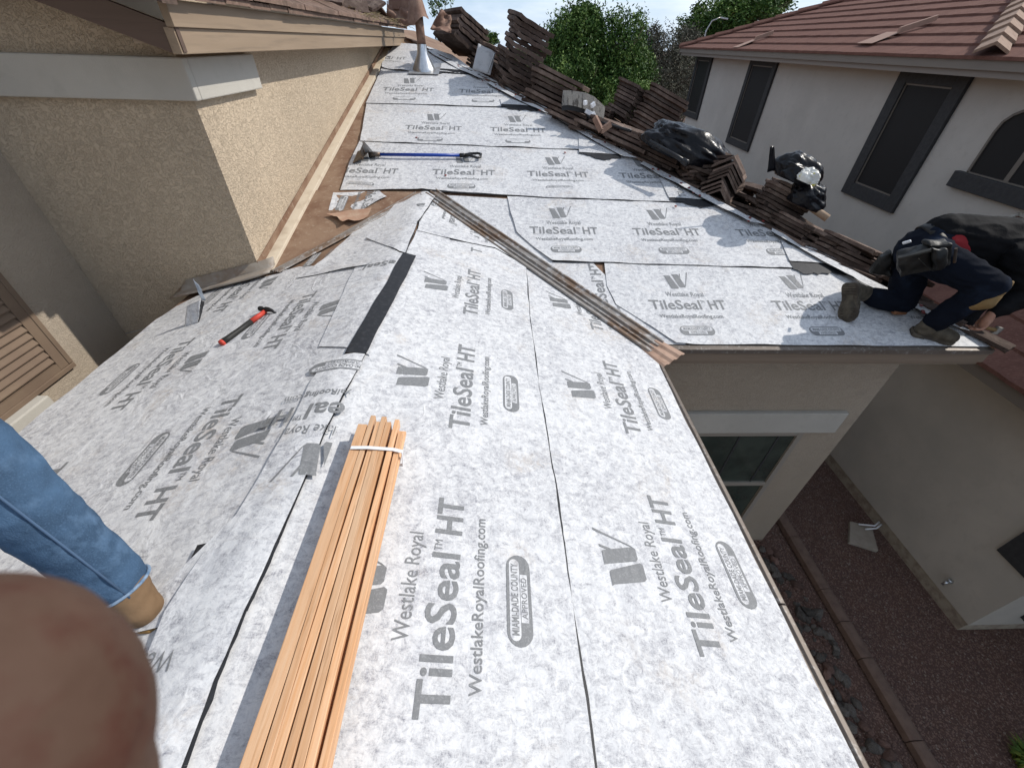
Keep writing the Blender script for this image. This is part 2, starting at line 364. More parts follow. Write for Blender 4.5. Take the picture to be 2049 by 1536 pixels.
def _letters(surf, logos, clip, parent, split_x=None, nm_='printed_lettering'):
    bm = bmesh.new()
    for (o_, ud, vd, su, sv, parts, fine) in logos:
        for vs, fs, mi, lift in logo_shapes(parts, fine):
            bv = [bm.verts.new((o_[0]+ud[0]*u*su+vd[0]*v*sv, o_[1]+ud[1]*u*su+vd[1]*v*sv, lift)) for u, v in vs]
            for f in fs:
                try:
                    ff = bm.faces.new([bv[i] for i in f]); ff.material_index = mi
                except ValueError: pass
    if clip: clip_bm(bm, clip)
    if split_x is not None:
        for q in (-.06, -.02, .02, .06):
            bmesh.ops.bisect_plane(bm, geom=bm.verts[:]+bm.edges[:]+bm.faces[:], plane_co=(split_x+q, 0, 0), plane_no=(1, 0, 0))
    bmesh.ops.triangulate(bm, faces=bm.faces[:])
    long_ = [e for e in bm.edges if e.calc_length() > .09]
    if long_: bmesh.ops.subdivide_edges(bm, edges=long_, cuts=1)
    bmesh.ops.triangulate(bm, faces=bm.faces[:])
    for v in bm.verts: v.co.z = surf(v.co.x, v.co.y)+.0016+v.co.z
    for f in bm.faces:
        f.normal_update()
        if f.normal.z < 0: f.normal_flip()
    if not bm.verts: bm.free(); return None
    me = bpy.data.meshes.new(nm_); bm.to_mesh(me); bm.free()
    return link(nm_, me, [INK, FLEECE], parent)

def inpoly(x, y, P):
    c = False; n = len(P)
    for i in range(n):
        x1, y1 = P[i][:2]; x2, y2 = P[(i+1) % n][:2]
        if (y1 > y) != (y2 > y) and x < (x2-x1)*(y-y1)/(y2-y1)+x1: c = not c
    return c
def segd(x, y, a, b):
    dx, dy = b[0]-a[0], b[1]-a[1]; L = dx*dx+dy*dy or 1e-9; t = max(0, min(1, ((x-a[0])*dx+(y-a[1])*dy)/L))
    return math.hypot(x-a[0]-t*dx, y-a[1]-t*dy)
SEED = [0]
def gu(x, y): return nz3((x, y), 1.7, 1)+.5*nz3((x, y), 4.1, 4)
def sheet(name, poly, base, off, parent, m_=None, free=(), tape=(), lift=.006, und=.0035, logos=(), clip=None, grid=.07, tapew=.008, split_x=None, wob=.004):
    """a sheet lying on a roof slope. poly: world xy outline; base: z(x,y) of the slope; free: outline edges that curl; tape: edges showing the black adhesive"""
    SEED[0] += 1; sd = SEED[0]; off += .005; und *= .7
    E_ = [(poly[i], poly[(i+1) % len(poly)]) for i in range(len(poly))]
    def surf(x, y):
        z = base(x, y)+off+und*gu(x, y)
        for k in free:
            d = segd(x, y, *E_[k])
            if d < .2: z += lift*max(0, .35+nz3((x, y), 3.3, sd+9)*1.6)*math.exp(-d/.045)
        return z
    pts = []
    for i, (a, b) in enumerate(E_):
        L = math.hypot(b[0]-a[0], b[1]-a[1]); n = max(1, int(L/.045)); nx, ny = -(b[1]-a[1])/(L or 1), (b[0]-a[0])/(L or 1)
        for k in range(n):
            t = k/n; j = wob*nz3((a[0]+t*L, i*3.3), 4.2, sd)*(0 if k == 0 else 1)
            pts.append((a[0]+(b[0]-a[0])*t+nx*j, a[1]+(b[1]-a[1])*t+ny*j))
    nb = len(pts); ed = [(i, (i+1) % nb) for i in range(nb)]
    x0 = min(p[0] for p in pts); x1 = max(p[0] for p in pts); y0 = min(p[1] for p in pts); y1 = max(p[1] for p in pts)
    allp = [Vector(p) for p in pts]
    yy = y0+grid/2
    while yy < y1:
        xx = x0+grid/2
        while xx < x1:
            x_, y_ = xx+random.uniform(-.2, .2)*grid, yy+random.uniform(-.2, .2)*grid
            if inpoly(x_, y_, pts) and min(segd(x_, y_, *e) for e in E_) > .02: allp.append(Vector((x_, y_)))
            xx += grid
        yy += grid
    ov, oe, of, *_ = delaunay_2d_cdt(allp, ed, [tuple(range(nb))], 1, 1e-6)
    me = bpy.data.meshes.new(name); me.from_pydata([(v.x, v.y, surf(v.x, v.y)) for v in ov], [], [tuple(f) for f in of]); me.update()
    for p in me.polygons: p.use_smooth = True
    bm = bmesh.new(); bm.from_mesh(me)
    for f in bm.faces:
        f.normal_update()
        if f.normal.z < 0: f.normal_flip()
    bm.to_mesh(me); bm.free()
    o = link(name, me, m_ or FLEECE, parent)
    if tape:
        t = MB(); cx = sum(p[0] for p in poly)/len(poly); cyy = sum(p[1] for p in poly)/len(poly)
        for k in tape:
            a, b = E_[k]; L = math.hypot(b[0]-a[0], b[1]-a[1]); n = max(2, int(L/.03)); nx, ny = -(b[1]-a[1])/L, (b[0]-a[0])/L
            if nx*(cx-a[0])+ny*(cyy-a[1]) > 0: nx, ny = -nx, -ny
            vs = []
            for i in range(n+1):
                u = i/n; x_, y_ = a[0]+(b[0]-a[0])*u, a[1]+(b[1]-a[1])*u
                wdt = tapew*max(.25, 1+1.1*nz3((x_*2, y_*2), 2.2, sd+5)+.5*nz3((x_, y_), 26, sd))
                for q in (-.02, wdt):
                    X_, Y_ = x_+nx*q, y_+ny*q; vs.append((X_, Y_, base(X_, Y_)+off-.0022+und*gu(X_, Y_)))
            t.add(vs, [(2*i, 2*i+1, 2*i+3, 2*i+2) for i in range(n)])
        t.build('adhesive_edge', BUTYL, o)
    if logos: letters(surf, logos, clip or poly, o, split_x)
    return o, surf

# ================================================================== THE HOUSE BEING RE-ROOFED
def XY(pl, pts): return [tuple(hit(x, y, pl)[:2]) for x, y in pts]
house = thing('stucco_house', 'tan stucco house in the foreground with its roof covered in white printed underlayment', 'house', (0, 3.5, 0))
WY = 2.566                                   # front wall under the large slope
# roof sheathing, one slab
HT = Vector((XW-.3, YE+K*(XH-XW+.3), zR3(XW-.3, 0)))
mb = MB()
mb.add([(XE, YE, ZE), (XH, YE, ZE), tuple(HT), (XW-.3, 3.0, zR1(0, 3.0)), (XW-.3, YA, zR1(0, YA)), (XR, YA, ZR)], [(0, 1, 2, 4, 5)])
mb.add([(XH, YE, ZE), (XH, 14, ZE), (XW-.3, 14, zR3(XW-.3, 0)), tuple(HT)], [(0, 1, 2, 3)])
mb.add([(XE, -2.5, ZE), (XE, YE, ZE), (XR, YA, ZR), (XR, -2.5, ZR)], [(0, 1, 2, 3)])
yl = YA-(YA-YE)*(XR-XL)/(XE-XR)
yv0 = yl+(XW-XL)*(YA-yl)/(XR-XL); zl = lambda x: ZR-S2*(XR-x)
mb.add([(XL, -2.5, ZE), (XR, -2.5, ZR), (XR, YA, ZR), (XW, yv0, zl(XW)), (XW, 3.07, zl(XW)), (XL, 3.07, ZE)], [(0, 1, 2, 3, 4, 5)])
mb.add([(XW, yv0, zl(XW)), (XR, YA, ZR), (XW-.3, YA, zR1(0, YA)), (XW-.3, 3.07, zR1(0, 3.07)), (XW, 3.07, zR1(0, 3.07))], [(0, 1, 2, 3, 4)])
dk = mb.build('roof_sheathing', DECK, house)
sm_ = dk.modifiers.new('thickness', 'SOLIDIFY'); sm_.thickness = .018; sm_.offset = -1
# walls under the eaves
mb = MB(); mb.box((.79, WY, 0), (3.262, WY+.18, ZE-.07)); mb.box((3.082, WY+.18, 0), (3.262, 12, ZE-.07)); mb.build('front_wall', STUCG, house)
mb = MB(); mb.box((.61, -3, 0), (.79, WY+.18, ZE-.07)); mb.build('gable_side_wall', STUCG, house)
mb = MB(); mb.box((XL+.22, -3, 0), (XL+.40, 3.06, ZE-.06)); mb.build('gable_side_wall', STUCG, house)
# eave boards
mb = MB(); mb.box((XE+.03, YE, ZE-.108), (XH, YE+.035, ZE-.022)); mb.build('fascia_board', FASCX, house)
mb = MB(); mb.box((XE+.05, YE+.012, ZE-.135), (XH-.02, YE+.05, ZE-.1085)); mb.build('fascia_board', FASCX, house)
mb = MB(); mb.box((XE, YE+.05, ZE-.085), (XH-.01, WY, ZE-.07)); mb.build('soffit', FASCX, house)
mb = MB(); mb.box((XH-.035, YE+.035, ZE-.11), (XH, 12, ZE-.022)); mb.build('fascia_board', FASC, house)
mb = MB(); mb.box((XE-.035, -2.5, ZE-.13), (XE, YE+.05, ZE-.0185)); mb.build('fascia_board', FASC, house)
mb = MB(); mb.box((XL, -2.5, ZE-.10), (XL+.03, yl+.1, ZE-.019)); mb.build('fascia_board', FASC, house)
mb = MB(); mb.box((XE-.30, -2.5, ZE-.085), (XE-.035, YE+.3, ZE-.07)); mb.build('soffit', FASC, house)
# drip edges
mb = MB(); y = -2.5
for (a, b) in ((-2.5, .62), (.625, YE-.03)):
    mb.prism([(XE-.05, a, ZE+.0165), (XE-.006, a, ZE+.007), (XE+.004, a, ZE+.014), (XE+.022, a, ZE+.010), (XE+.034, a, ZE-.006), (XE+.032, a, ZE-.07), (XE+.004, a, ZE-.07), (XE+.003, a, ZE-.004)], (0, b-a, 0))
mb.build('drip_edge', EDGE, house, bevel=.002)
mb = MB(); mb.prism([(XE+.04, YE+.06, ZE+.0155), (XE+.04, YE-.012, ZE+.002), (XE+.04, YE-.012, ZE-.03), (XE+.04, YE-.002, ZE-.03), (XE+.04, YE-.002, ZE-.002)], (XH-XE-.04, 0, 0)); mb.build('drip_edge', EDGE, house)
mb = MB(); mb.prism([(XL+.05, -2.5, ZE+.014), (XL-.012, -2.5, ZE-.001), (XL-.014, -2.5, ZE-.03), (XL-.002, -2.5, ZE-.03)], (0, yl+2.45, 0)); mb.build('drip_edge', mat('pale_drip_edge', (.50, .46, .36), .5, var=(12, (.36, .30, .2), .45, .65)), house)
# window in the front wall
wn = thing_w = None
fy = WY
def part(name, mb_, m_, par, **k): return mb_.build(name, m_, par, **k)
mb = MB(); mb.box((.95, fy-.045, 1.955), (3.10, fy-.001, 2.20)); part('window_header', mb, BAND, house, bevel=.006)
hd = MB(); hd.box((1.0, fy-.035, .38), (1.06, fy+.03, 1.954)); hd.box((2.775, fy-.035, .38), (2.825, fy+.03, 1.954)); hd.box((1.06, fy-.035, 1.905), (2.775, fy+.03, 1.954)); hd.box((1.06, fy-.035, .38), (2.775, fy+.03, .43))
hd.box((1.06, fy-.035, 1.155), (2.775, fy+.02, 1.205))
win = part('window', hd, mat('window_frame_tan', (.30, .27, .23), .5), house, bevel=.003)
g = MB(); g.box((1.06, fy-.006, .43), (2.775, fy+.012, 1.155)); g.box((1.06, fy-.014, 1.205), (2.775, fy+.004, 1.905)); part('pane', g, GLASS, win)
for x in (1.45, 1.85, 2.25, 2.62):
    g = MB(); g.box((x-.008, fy-.020, 1.205), (x+.008, fy-.0142, 1.905)); part('muntin', g, CHARC, win)
# upper storey block
UY0, UYF = 3.06, 2.72
TOPZ = CZ+.1
mb = MB(); mb.box((XW-3.5, UY0, 0), (XW, 10.6, TOPZ+1.0))
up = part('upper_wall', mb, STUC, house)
bm = bmesh.new(); bm.from_mesh(up.data)      # gable shape above the side eave
bmesh.ops.bisect_plane(bm, geom=bm.verts[:]+bm.edges[:]+bm.faces[:], plane_co=Vector((XW, 0, TOPZ-.05))-up.parent.location, plane_no=Vector((.32, 0, 1)).normalized(), clear_outer=True)
bm.to_mesh(up.data); bm.free()
XI = -3.17
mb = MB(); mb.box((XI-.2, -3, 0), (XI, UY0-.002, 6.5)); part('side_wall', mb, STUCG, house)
mb = MB(); mb.box((XW-1.40, UY0-.055, CZ-.315), (XW+.055, UY0-.002, CZ-.110)); mb.box((XW+.002, UY0-.002, CZ-.315), (XW+.055, UY0+.83, CZ-.110))
part('trim_band', mb, BAND, house, bevel=.008)
# upper eave: two fascia boards with the lower one set back, soffit, rake board
XF = XW+.25; UE = 9.3
mb = MB(); mb.box((XF-.04, UYF, CZ+.018), (XF, UE, CZ+.122)); part('upper_fascia', mb, FASC, house, bevel=.003)
mb = MB(); mb.box((XF-.065, UYF+.01, CZ-.088), (XF-.018, UE, CZ+.0175)); part('upper_fascia', mb, FASC, house, bevel=.003)
mb = MB(); mb.box((XW, UYF+.03, CZ-.05), (XF-.066, UE, CZ-.03)); part('soffit', mb, FASC, house)
US = .333
mb = MB(); mb.prism([(XF-.012, UYF+.02, CZ-.08), (XF-.06, UYF+.02, CZ-.088), (XF-3.6, UYF+.02, CZ-.088+3.54*US), (XF-3.6, UYF+.02, CZ+.02+3.54*US), (XF-.012, UYF+.02, CZ+.02)], (0, .03, 0)); part('rake_board', mb, DARKB, house)
mb = MB(); mb.prism([(XF+.05, UYF-.11, CZ+.10), (XF-3.6, UYF-.11, CZ+.10+3.65*US), (XF-3.6, UYF-.11, CZ+.16+3.65*US), (XF+.05, UYF-.11, CZ+.165)], (0, .12, 0)); part('rake_board', mb, DARKB, house)
# tiles of the upper eave: each course a row of flat tiles with ribbed butt ends
def tile_course(x0, z0, sl, y0, y1, tw, tl, th, seed, jit=.006, ribs=5):
    m_ = MB(); y = y0; rnd = random.Random(seed)
    while y < y1-.02:
        w_ = min(tw, y1-y)-.004; dz = rnd.uniform(0, jit); dx = rnd.uniform(-jit, jit)
        n = ribs*2
        prof = []
        for k in range(n+1):
            yy = y+w_*k/n; prof.append((yy, .006 if k % 2 else 0))
        vs = []; fs = []
        for yy, d in prof:
            xa = x0+dx; vs += [(xa, yy, z0+dz), (xa+.0, yy, z0+th+dz-d), (xa-tl, yy, z0+th+dz-d+tl*sl), (xa-tl, yy, z0+dz+tl*sl)]
        for k in range(n): a = 4*k; b = a+4; fs += [(a, b, b+1, a+1), (a+1, b+1, b+2, a+2), (a+3, a, b, b+3)] if False else [(a, b, b+1, a+1), (a+1, b+1, b+2, a+2)]
        fs += [(0, 1, 2, 3), (4*n, 4*n+3, 4*n+2, 4*n+1)]
        m_.add(vs, fs); y += tw
    return m_
utop = thing_z = None
for i in range(9):
    c = tile_course(XF+.055-i*.33, CZ+.123+i*.33*US+(.0 if i == 0 else .028), US, UYF-.12, UE, .30, .36, .034, 40+i)
    part('tile_course', c, TILEO, house)
c = tile_course(XF+.075, CZ+.155, US, UYF-.10, UE, .30, .30, .030, 60); part('tile_course', c, TILEO, house)
# light metal-and-board trim at the foot of the sunlit wall, brown sheathing beyond it stays bare
mb = MB(); ya, yb = UY0-.01, 8.7
def q4(x0, x1, h0, h1, ya, yb, b=zR1): return [(x0, ya, b(x0, ya)+h0), (x1, ya, b(x1, ya)+h0), (x1, ya, b(x1, ya)+h1), (x0, ya, b(x0, ya)+h1)], [(x0, yb, b(x0, yb)+h0), (x1, yb, b(x1, yb)+h0), (x1, yb, b(x1, yb)+h1), (x0, yb, b(x0, yb)+h1)]
def slopebar(m_, *a, **k):
    A, B = q4(*a, **k); m_.add(A+B, [(0, 1, 2, 3), (7, 6, 5, 4), (0, 4, 5, 1), (1, 5, 6, 2), (2, 6, 7, 3), (3, 7, 4, 0)])
slopebar(mb, XW+.003, XW+.095, .004, .045, ya, yb); part('wall_base_trim', mb, mat('cream_flashing', (.62, .54, .42), .6, var=[(7, (.48, .40, .30), .5, .7)], bump=(15, .2, .003)), house, bevel=.003)
mb = MB(); slopebar(mb, XW+.003, XW+.012, .046, .10, ya, yb); part('wall_base_trim', mb, DECK, house)

# ---- underlayment on the large slope (rows from the eave up)
ux, uy = (1, 0), (0, 1)
def lg(pl, px, py, ud, vd, su, sv, parts='WRTUC', fine=True):
    h = hit(px, py, pl); return ((h.x, h.y), ud, vd, su, sv, parts, fine)
def lw(x, y, ud, vd, su, sv, parts='WRTUC', fine=True): return ((x, y), ud, vd, su, sv, parts, fine)
c1 = 1/math.sqrt(1+S1*S1); c2 = 1/math.sqrt(1+S2*S2)
U1 = dict(und=.005)
# valley liner under everything
sheet('underlayment', XY(P1, [(880, 392), (1015, 400), (1140, 480), (1218, 560), (1345, 660), (1372, 691), (1312, 691)]), zR1, .004, house, und=.005, free=(5,), logos=[lg(P1, 1224, 640, (.0, 1), (-1, 0), 1.0, 1, 'TU')])
rowsA = [
 ('A', [(1308, 692), (1345, 690), (1982, 696), (1705, 545), (1480, 537), (1208, 529), (1226, 605), (1346, 689)], .0105, [lw(1.148, 2.675, ux, uy, .92, 1.12), lw(2.10, 2.675, ux, uy, .92, 1.12), lw(3.06, 2.675, ux, uy, .92, 1.12)], (4, 5)),
 ]
hx = lambda y, d=0: XH-(y-YE)/K-d           # x of the hip at depth y
def rowpoly(pxs): return XY(P1, pxs)
sheet('underlayment', rowpoly([(1372, 691), (1980, 697), (1700, 536), (1208, 522), (1214, 575), (1232, 612), (1300, 655), (1352, 690)]), zR1, .009, house, und=.005,
      free=(0, 5, 6, 7), tape=(4,), logos=[lw(1.148, 2.675, ux, uy, .92, 1.12), lw(2.10, 2.675, ux, uy, .92, 1.12), lw(3.05, 2.675, ux, uy, .92, 1.12, 'TUC')], tapew=.004)
sheet('underlayment', rowpoly([(1105, 527), (1205, 529), (1560, 540), (1700, 545), (1420, 400), (1015, 397), (1022, 430), (1034, 468), (1070, 500)]), zR1, .014, house, und=.005,
      free=(0, 1, 2, 6, 7, 8), tape=(0, 1, 2), logos=[lw(.289, 3.612, ux, uy, .965, 1.17), lw(1.216, 3.612, ux, uy, .965, 1.17), lw(2.16, 3.612, ux, uy, .965, 1.17)], tapew=.006)
sheet('underlayment', rowpoly([(682, 386), (845, 384), (900, 388), (1090, 400), (1335, 408), (1425, 412), (1245, 300), (1160, 298), (722, 284), (700, 330)]), zR1, .019, house, und=.005,
      free=(0, 1, 2, 3), tape=(1, 2, 3, 4), logos=[lw(-1.66, 4.615, ux, uy, 1.02, 1.2), lw(-.665, 4.615, ux, uy, 1.02, 1.2), lw(.313, 4.615, ux, uy, 1.02, 1.2), lw(1.28, 4.615, ux, uy, 1.02, 1.2)], tapew=.009)
sheet('underlayment', rowpoly([(722, 288), (1160, 305), (1240, 308), (1080, 215), (735, 208), (728, 250)]), zR1, .024, house, und=.005,
      free=(0, 5), tape=(0, 1), logos=[lw(-1.088, 5.66, ux, uy, 1.06, 1.3, fine=False), lw(-.085, 5.66, ux, uy, 1.06, 1.3, fine=False), lw(.93, 5.66, ux, uy, 1.06, 1.3, fine=False)], tapew=.008)
sheet('underlayment', rowpoly([(733, 212), (1020, 221), (1095, 223), (955, 148), (765, 140), (750, 175)]), zR1, .029, house, und=.005,
      free=(0,), tape=(0, 1), logos=[lw(-1.557, 6.86, ux, uy, 1.10, 1.4, fine=False), lw(-.522, 6.86, ux, uy, 1.10, 1.4, 'RTUC', fine=False)], tapew=.010)
sheet('underlayment', rowpoly([(765, 143), (800, 150), (870, 150), (960, 156), (905, 116), (845, 96), (792, 92), (778, 112), (766, 130)]), zR1, .036, house, und=.012,
      free=(0, 1, 2, 7, 8), lift=.012, logos=[lg(P1, 730, 124, ux, uy, 1.0, 1.4, 'TU', False)], tape=(2,), tapew=.03)
# patches along the hip with a broad black edge
def patch(pts, off, tape, logos=(), w_=.05):
    return sheet('underlayment_patch', XY(P1, pts), zR1, off, house, und=.005, free=(0,), tape=tape, logos=logos, tapew=w_, wob=.006)
patch([(1158, 312), (1240, 316), (1208, 288), (1155, 250)], .033, (0,), (), .10)
patch([(1337, 402), (1428, 408), (1395, 388), (1318, 362)], .028, (0,), [lg(P1, 1372, 402, (0, 1), (-1, 0), .8, .8, 'T')], .085)
patch([(1577, 529), (1690, 538), (1640, 505), (1556, 480)], .023, (0,), [lg(P1, 1545, 522, ux, uy, .9, .9, 'W')], .11)
patch([(1003, 217), (1078, 221), (1052, 207), (1000, 205)], .038, (0,), (), .13)
patch([(872, 145), (943, 149), (930, 138), (870, 132)], .042, (0,), (), .15)
# strip turned down along the hip
def hippt(t, d): return (XH-t-d, YE+K*t-d*.55)
segs = [(0.1, 1.02), (1.06, 1.92), (1.97, 2.75), (2.8, 3.6), (3.66, 4.6)]
for i, (a, b) in enumerate(segs):
    pl = [hippt(a, .02), hippt(b, .02), hippt(b-.02, .07+.02*(i % 2)), hippt((a+b)/2, .11), hippt(a+.06, .07+.02*(i % 3))]
    sheet('hip_strip', pl, zR1, .044+.002*i, house, und=.005, free=(2, 3), tape=(2, 3), tapew=.004, wob=.012, lift=.008)
# plastic cap nails
nb_ = MB()
def nailmesh():
    m_ = MB(); m_.tube([(0, 0, 0), (0, 0, .003), (0, 0, .0035)], [.013, .013, .004], 10); return m_.me('cap_nail', True)
nm = nailmesh(); nm.materials.append(REDCAP)
rn = random.Random(5)
nails = [hippt(t_, d_) for t_, d_ in [(rn.uniform(.25, 4.5), rn.uniform(.03, .11)) for _ in range(34)]]
nails += [tuple(hit(x, y, P1)[:2]) for x, y in ((892, 358), (834, 282), (1350, 420), (1130, 312), (1345, 322), (1522, 455))]
for x, y in nails:
    o = bpy.data.objects.new('cap_nail', nm); COL.objects.link(o); o.parent = house
    o.location = Vector((x, y, zR1(x, y)+.058 if x > hx(y)-.2 else zR1(x, y)+.030+.003))-house.location; o.rotation_euler = (math.atan(S1), 0, 0)

# ---- right slope of the near gable (print runs along the ridge)
gy, gmx, gpx = (0, 1), (-1, 0), (1, 0)
ymin = -.7
def XYy(pl, pts): return XY(pl, pts)
A_ = XY(P2, [(1052, 536), (1060, 640), (1078, 780), (1108, 960), (1140, 1180), (1170, 1400), (1188, 1536)])
A2 = A_+[(A_[-1][0]+.01, ymin)]
sheet('underlayment', XY(P2, [(1045, 520), (1310, 704), (1322, 745)])+[(XE-.014, 2.0), (XE-.014, ymin), (A2[-1][0]-.1, ymin), (A2[3][0]-.1, A2[3][1])], zRG, .004, house, und=.004,
      free=(2, 3), logos=[lw(.73, y_, gy, (-c2, 0), .96, 1, 'WRTUC') for y_ in (-.54, .43, 1.40, 2.36)], clip=[(XE-.015, ymin), (A2[-1][0]-.08, ymin), XY(P2, [(1045, 520)])[0], (XE-.015, 2.45)])
sheet('underlayment', A2+[(-.665, ymin), (-.665, 2.2), (-.64, 2.8)]+XY(P2, [(836, 462), (900, 478), (985, 498)]), zRG, .009, house, und=.004,
      free=(0, 1, 2, 3, 4, 5, 6), tape=(0, 1, 2, 3, 4, 5, 6), tapew=.006, lift=.004, wob=.008, grid=.06,
      logos=[lw(-.12, y_, gy, (-c2, 0), 1.0, 1) for y_ in (-.73, .25, 1.225, 2.18, 3.14)], clip=A2[:1]+A2[-1:]+[(-.66, ymin), (-.66, 3.0)]+XY(P2, [(860, 470)]))
sheet('underlayment', XY(P2, [(990, 500), (900, 482), (836, 466), (846, 420), (866, 398), (930, 442), (1020, 500), (1058, 538)]), zRG, .013, house, und=.005, free=(0, 1), tape=(0,), tapew=.012, lift=.01,
      logos=[lg(P2, 905, 425, (0, -1), (1, 0), .8, .8, 'TU'), lg(P2, 905, 405, (0, -1), (1, 0), .7, .7, 'C'), lg(P2, 955, 520, (0, 1), (-1, 0), 1, .9, 'TU')])
# ---- left slope
sheet('underlayment', [(XL+.006, ymin), (XL+.006, 2.62)]+[(-2.40, 2.80), (-2.25, 2.98), (-1.50, 2.98), (-1.50, ymin)], zRG, .004, house, und=.004, free=(0,),
      logos=[lw(-1.93, y_, (0, -1), (c2, 0), 1.02, 1) for y_ in (3.13, 2.17, 1.20, .24)])
sheet('underlayment', [(-1.62, ymin), (-1.60, 1.0), (-1.62, 2.99), (-1.50, 3.0)]+XY(P2L, [(660, 535), (760, 512)])+[(-.72, 3.2), (-.72, ymin)], zRG, .009, house, und=.004,
      free=(0, 1), logos=[lw(-1.235, y_, (0, -1), (c2, 0), 1.02, 1) for y_ in (3.41, 2.44, 1.44, .46)], clip=[(-1.62, ymin), (-1.59, 2.4), (-1.45, 3.2), (-.72, 3.3), (-.72, ymin)])
sheet('underlayment', XY(P2L, [(595, 562), (640, 535), (700, 478), (735, 440), (800, 405), (842, 390)])+[(XR+.01, YA-.05), (XR+.01, 3.05)]+XY(P2L, [(735, 538), (660, 550)]), zRG, .014, house, und=.006,
      free=(0, 1, 8, 9), tape=(9,), tapew=.006, lift=.012, logos=[lg(P2L, 752, 487, (0, -1), (1, 0), .8, .85), lg(P2L, 832, 400, (0, -1), (1, 0), .75, .8)])
# ---- strips folded over the ridge, print upside down
mx_, my_ = (-1, 0), (0, -1)
sheet('ridge_strip', XY(P2L, [(735, 484), (800, 405), (850, 386)])+XY(P2, [(872, 398), (836, 452), (812, 512), (800, 508)]), zRG, .020, house, und=.005, free=(3, 4, 0), tape=(3, 4), tapew=.005, lift=.01, grid=.04,
      logos=[lg(P2, 870, 405, (.6, -.8), (-.8, -.6), .45, .7, 'WC')], split_x=XR)
sheet('ridge_strip', XY(P2L, [(690, 590), (735, 490), (800, 508)])+XY(P2, [(815, 514), (790, 560), (740, 700)])+[(-.60, 1.6)]+XY(P2L, [(640, 700)]), zRG, .016, house, und=.005, free=(7, 0), lift=.003, grid=.04,
      logos=[lw(-.55, 2.65, (-1, .05), (-.05, -1), .8, .8, 'T')], split_x=XR)
BS = XY(P2, [(808, 513), (834, 520), (735, 718), (693, 712)])
sheet('black_strip', BS, zRG, .024, house, BUTYL, und=.005, free=(0,), grid=.05, wob=.008, lift=.004)
EP = XY(P2, [(735, 714), (690, 800), (655, 870), (618, 960), (560, 1092), (500, 1230), (440, 1370), (380, 1536)])
EP.append((EP[-1][0]-.002, ymin))
hL = XY(P2L, [(625, 770), (598, 830), (560, 900), (520, 970), (480, 1040)])
o1, s1 = sheet('ridge_strip', EP[:6]+XY(P2L, [(420, 1215), (452, 1090)])[:0]+[(-.99, .42)]+list(reversed(hL))+XY(P2L, [(650, 740)])+XY(P2, [(692, 714)]), zRG, .021, house, und=.005, free=(0, 1, 2, 3, 6, 7, 8), tape=(0, 1, 2, 3, 4), tapew=.003, lift=.008, grid=.045,
      logos=[lw(-.33, 1.245, mx_, my_, 1.0, 1.0, 'WRTU'), lw(-.345, 1.33, mx_, my_, 1.15, .9, 'C')], split_x=XR, clip=[EP[0], (-.60, .9), (-.60, .3), (-1.06, .3), (-1.02, .8), (-.86, 1.5), (-.78, 1.62)])
CP = XY(P2L, [(545, 1085), (430, 1096), (345, 1235), (300, 1340)])
sheet('ridge_strip', EP[4:8]+[(-.60, ymin), (-1.02, ymin)]+list(reversed(CP)), zRG, .027, house, und=.005, free=(0, 1, 2, 6, 7, 8, 9), tape=(0, 1, 2, 3), tapew=.010, lift=.010, grid=.045,
      logos=[((hit(372, 1308, P2L).x+.165, hit(372, 1308, P2L).y+.125), mx_, my_, 1.0, 1.0, 'R', True), lw(-.50, .16, mx_, my_, 1, 1, 'W')], split_x=XR, clip=[(-.62, .75), (-.6, -.7), (-1.02, -.7), (-.98, .45), (-.95, .72)])
sheet('black_patch', XY(P2L, [(432, 1094), (404, 1100), (380, 1150), (402, 1150)]), zRG, .024, house, BUTYL, und=.005, grid=.05, wob=.003)

# ---- metal valleys
def valley(a, b, prof, name, m_, par=house):
    """a,b: points of the valley line; prof: (side, height)"""
    a = Vector(a); b = Vector(b); d = (b-a); dn = d.normalized(); sx = Vector((dn.y, -dn.x, 0)).normalized()
    m2 = MB(); n = 14; vs = []
    for i in range(n+1):
        p = a+d*(i/n)
        for s_, h in prof:
            q = p+sx*s_; base_ = max(zR1(q.x, q.y), zRG(q.x, q.y)); vs.append((q.x, q.y, base_+h+.0015*nz3((q.x, q.y), 3, 2)))
    k = len(prof); m2.add(vs, [(i*k+j, i*k+j+1, (i+1)*k+j+1, (i+1)*k+j) for i in range(n) for j in range(k-1)])
    o = m2.build(name, m_, par); md = o.modifiers.new('t', 'SOLIDIFY'); md.thickness = .002; md.offset = 1
    return o
PV = [(s_*.86, h_*.72+.004) for s_, h_ in [(-.115, .017), (-.108, .034), (-.098, .034), (-.092, .018), (-.040, .018), (-.036, .038), (-.024, .038), (-.018, .018), (0, .018), (.022, .018), (.026, .038), (.036, .038), (.042, .018), (.092, .018), (.098, .034), (.108, .034), (.115, .018)]]
valley((XE+.03, YE-.02, 0), (XR+.03, YA-.02, 0), PV, 'valley_flashing', VALM)
valley((XL+.75, YA-1.12*(YA-YE)/(XE-XR), 0), (XR-.05, YA-.04, 0), [(s_*.6, h*.8) for s_, h in PV], 'valley_flashing', VALM)
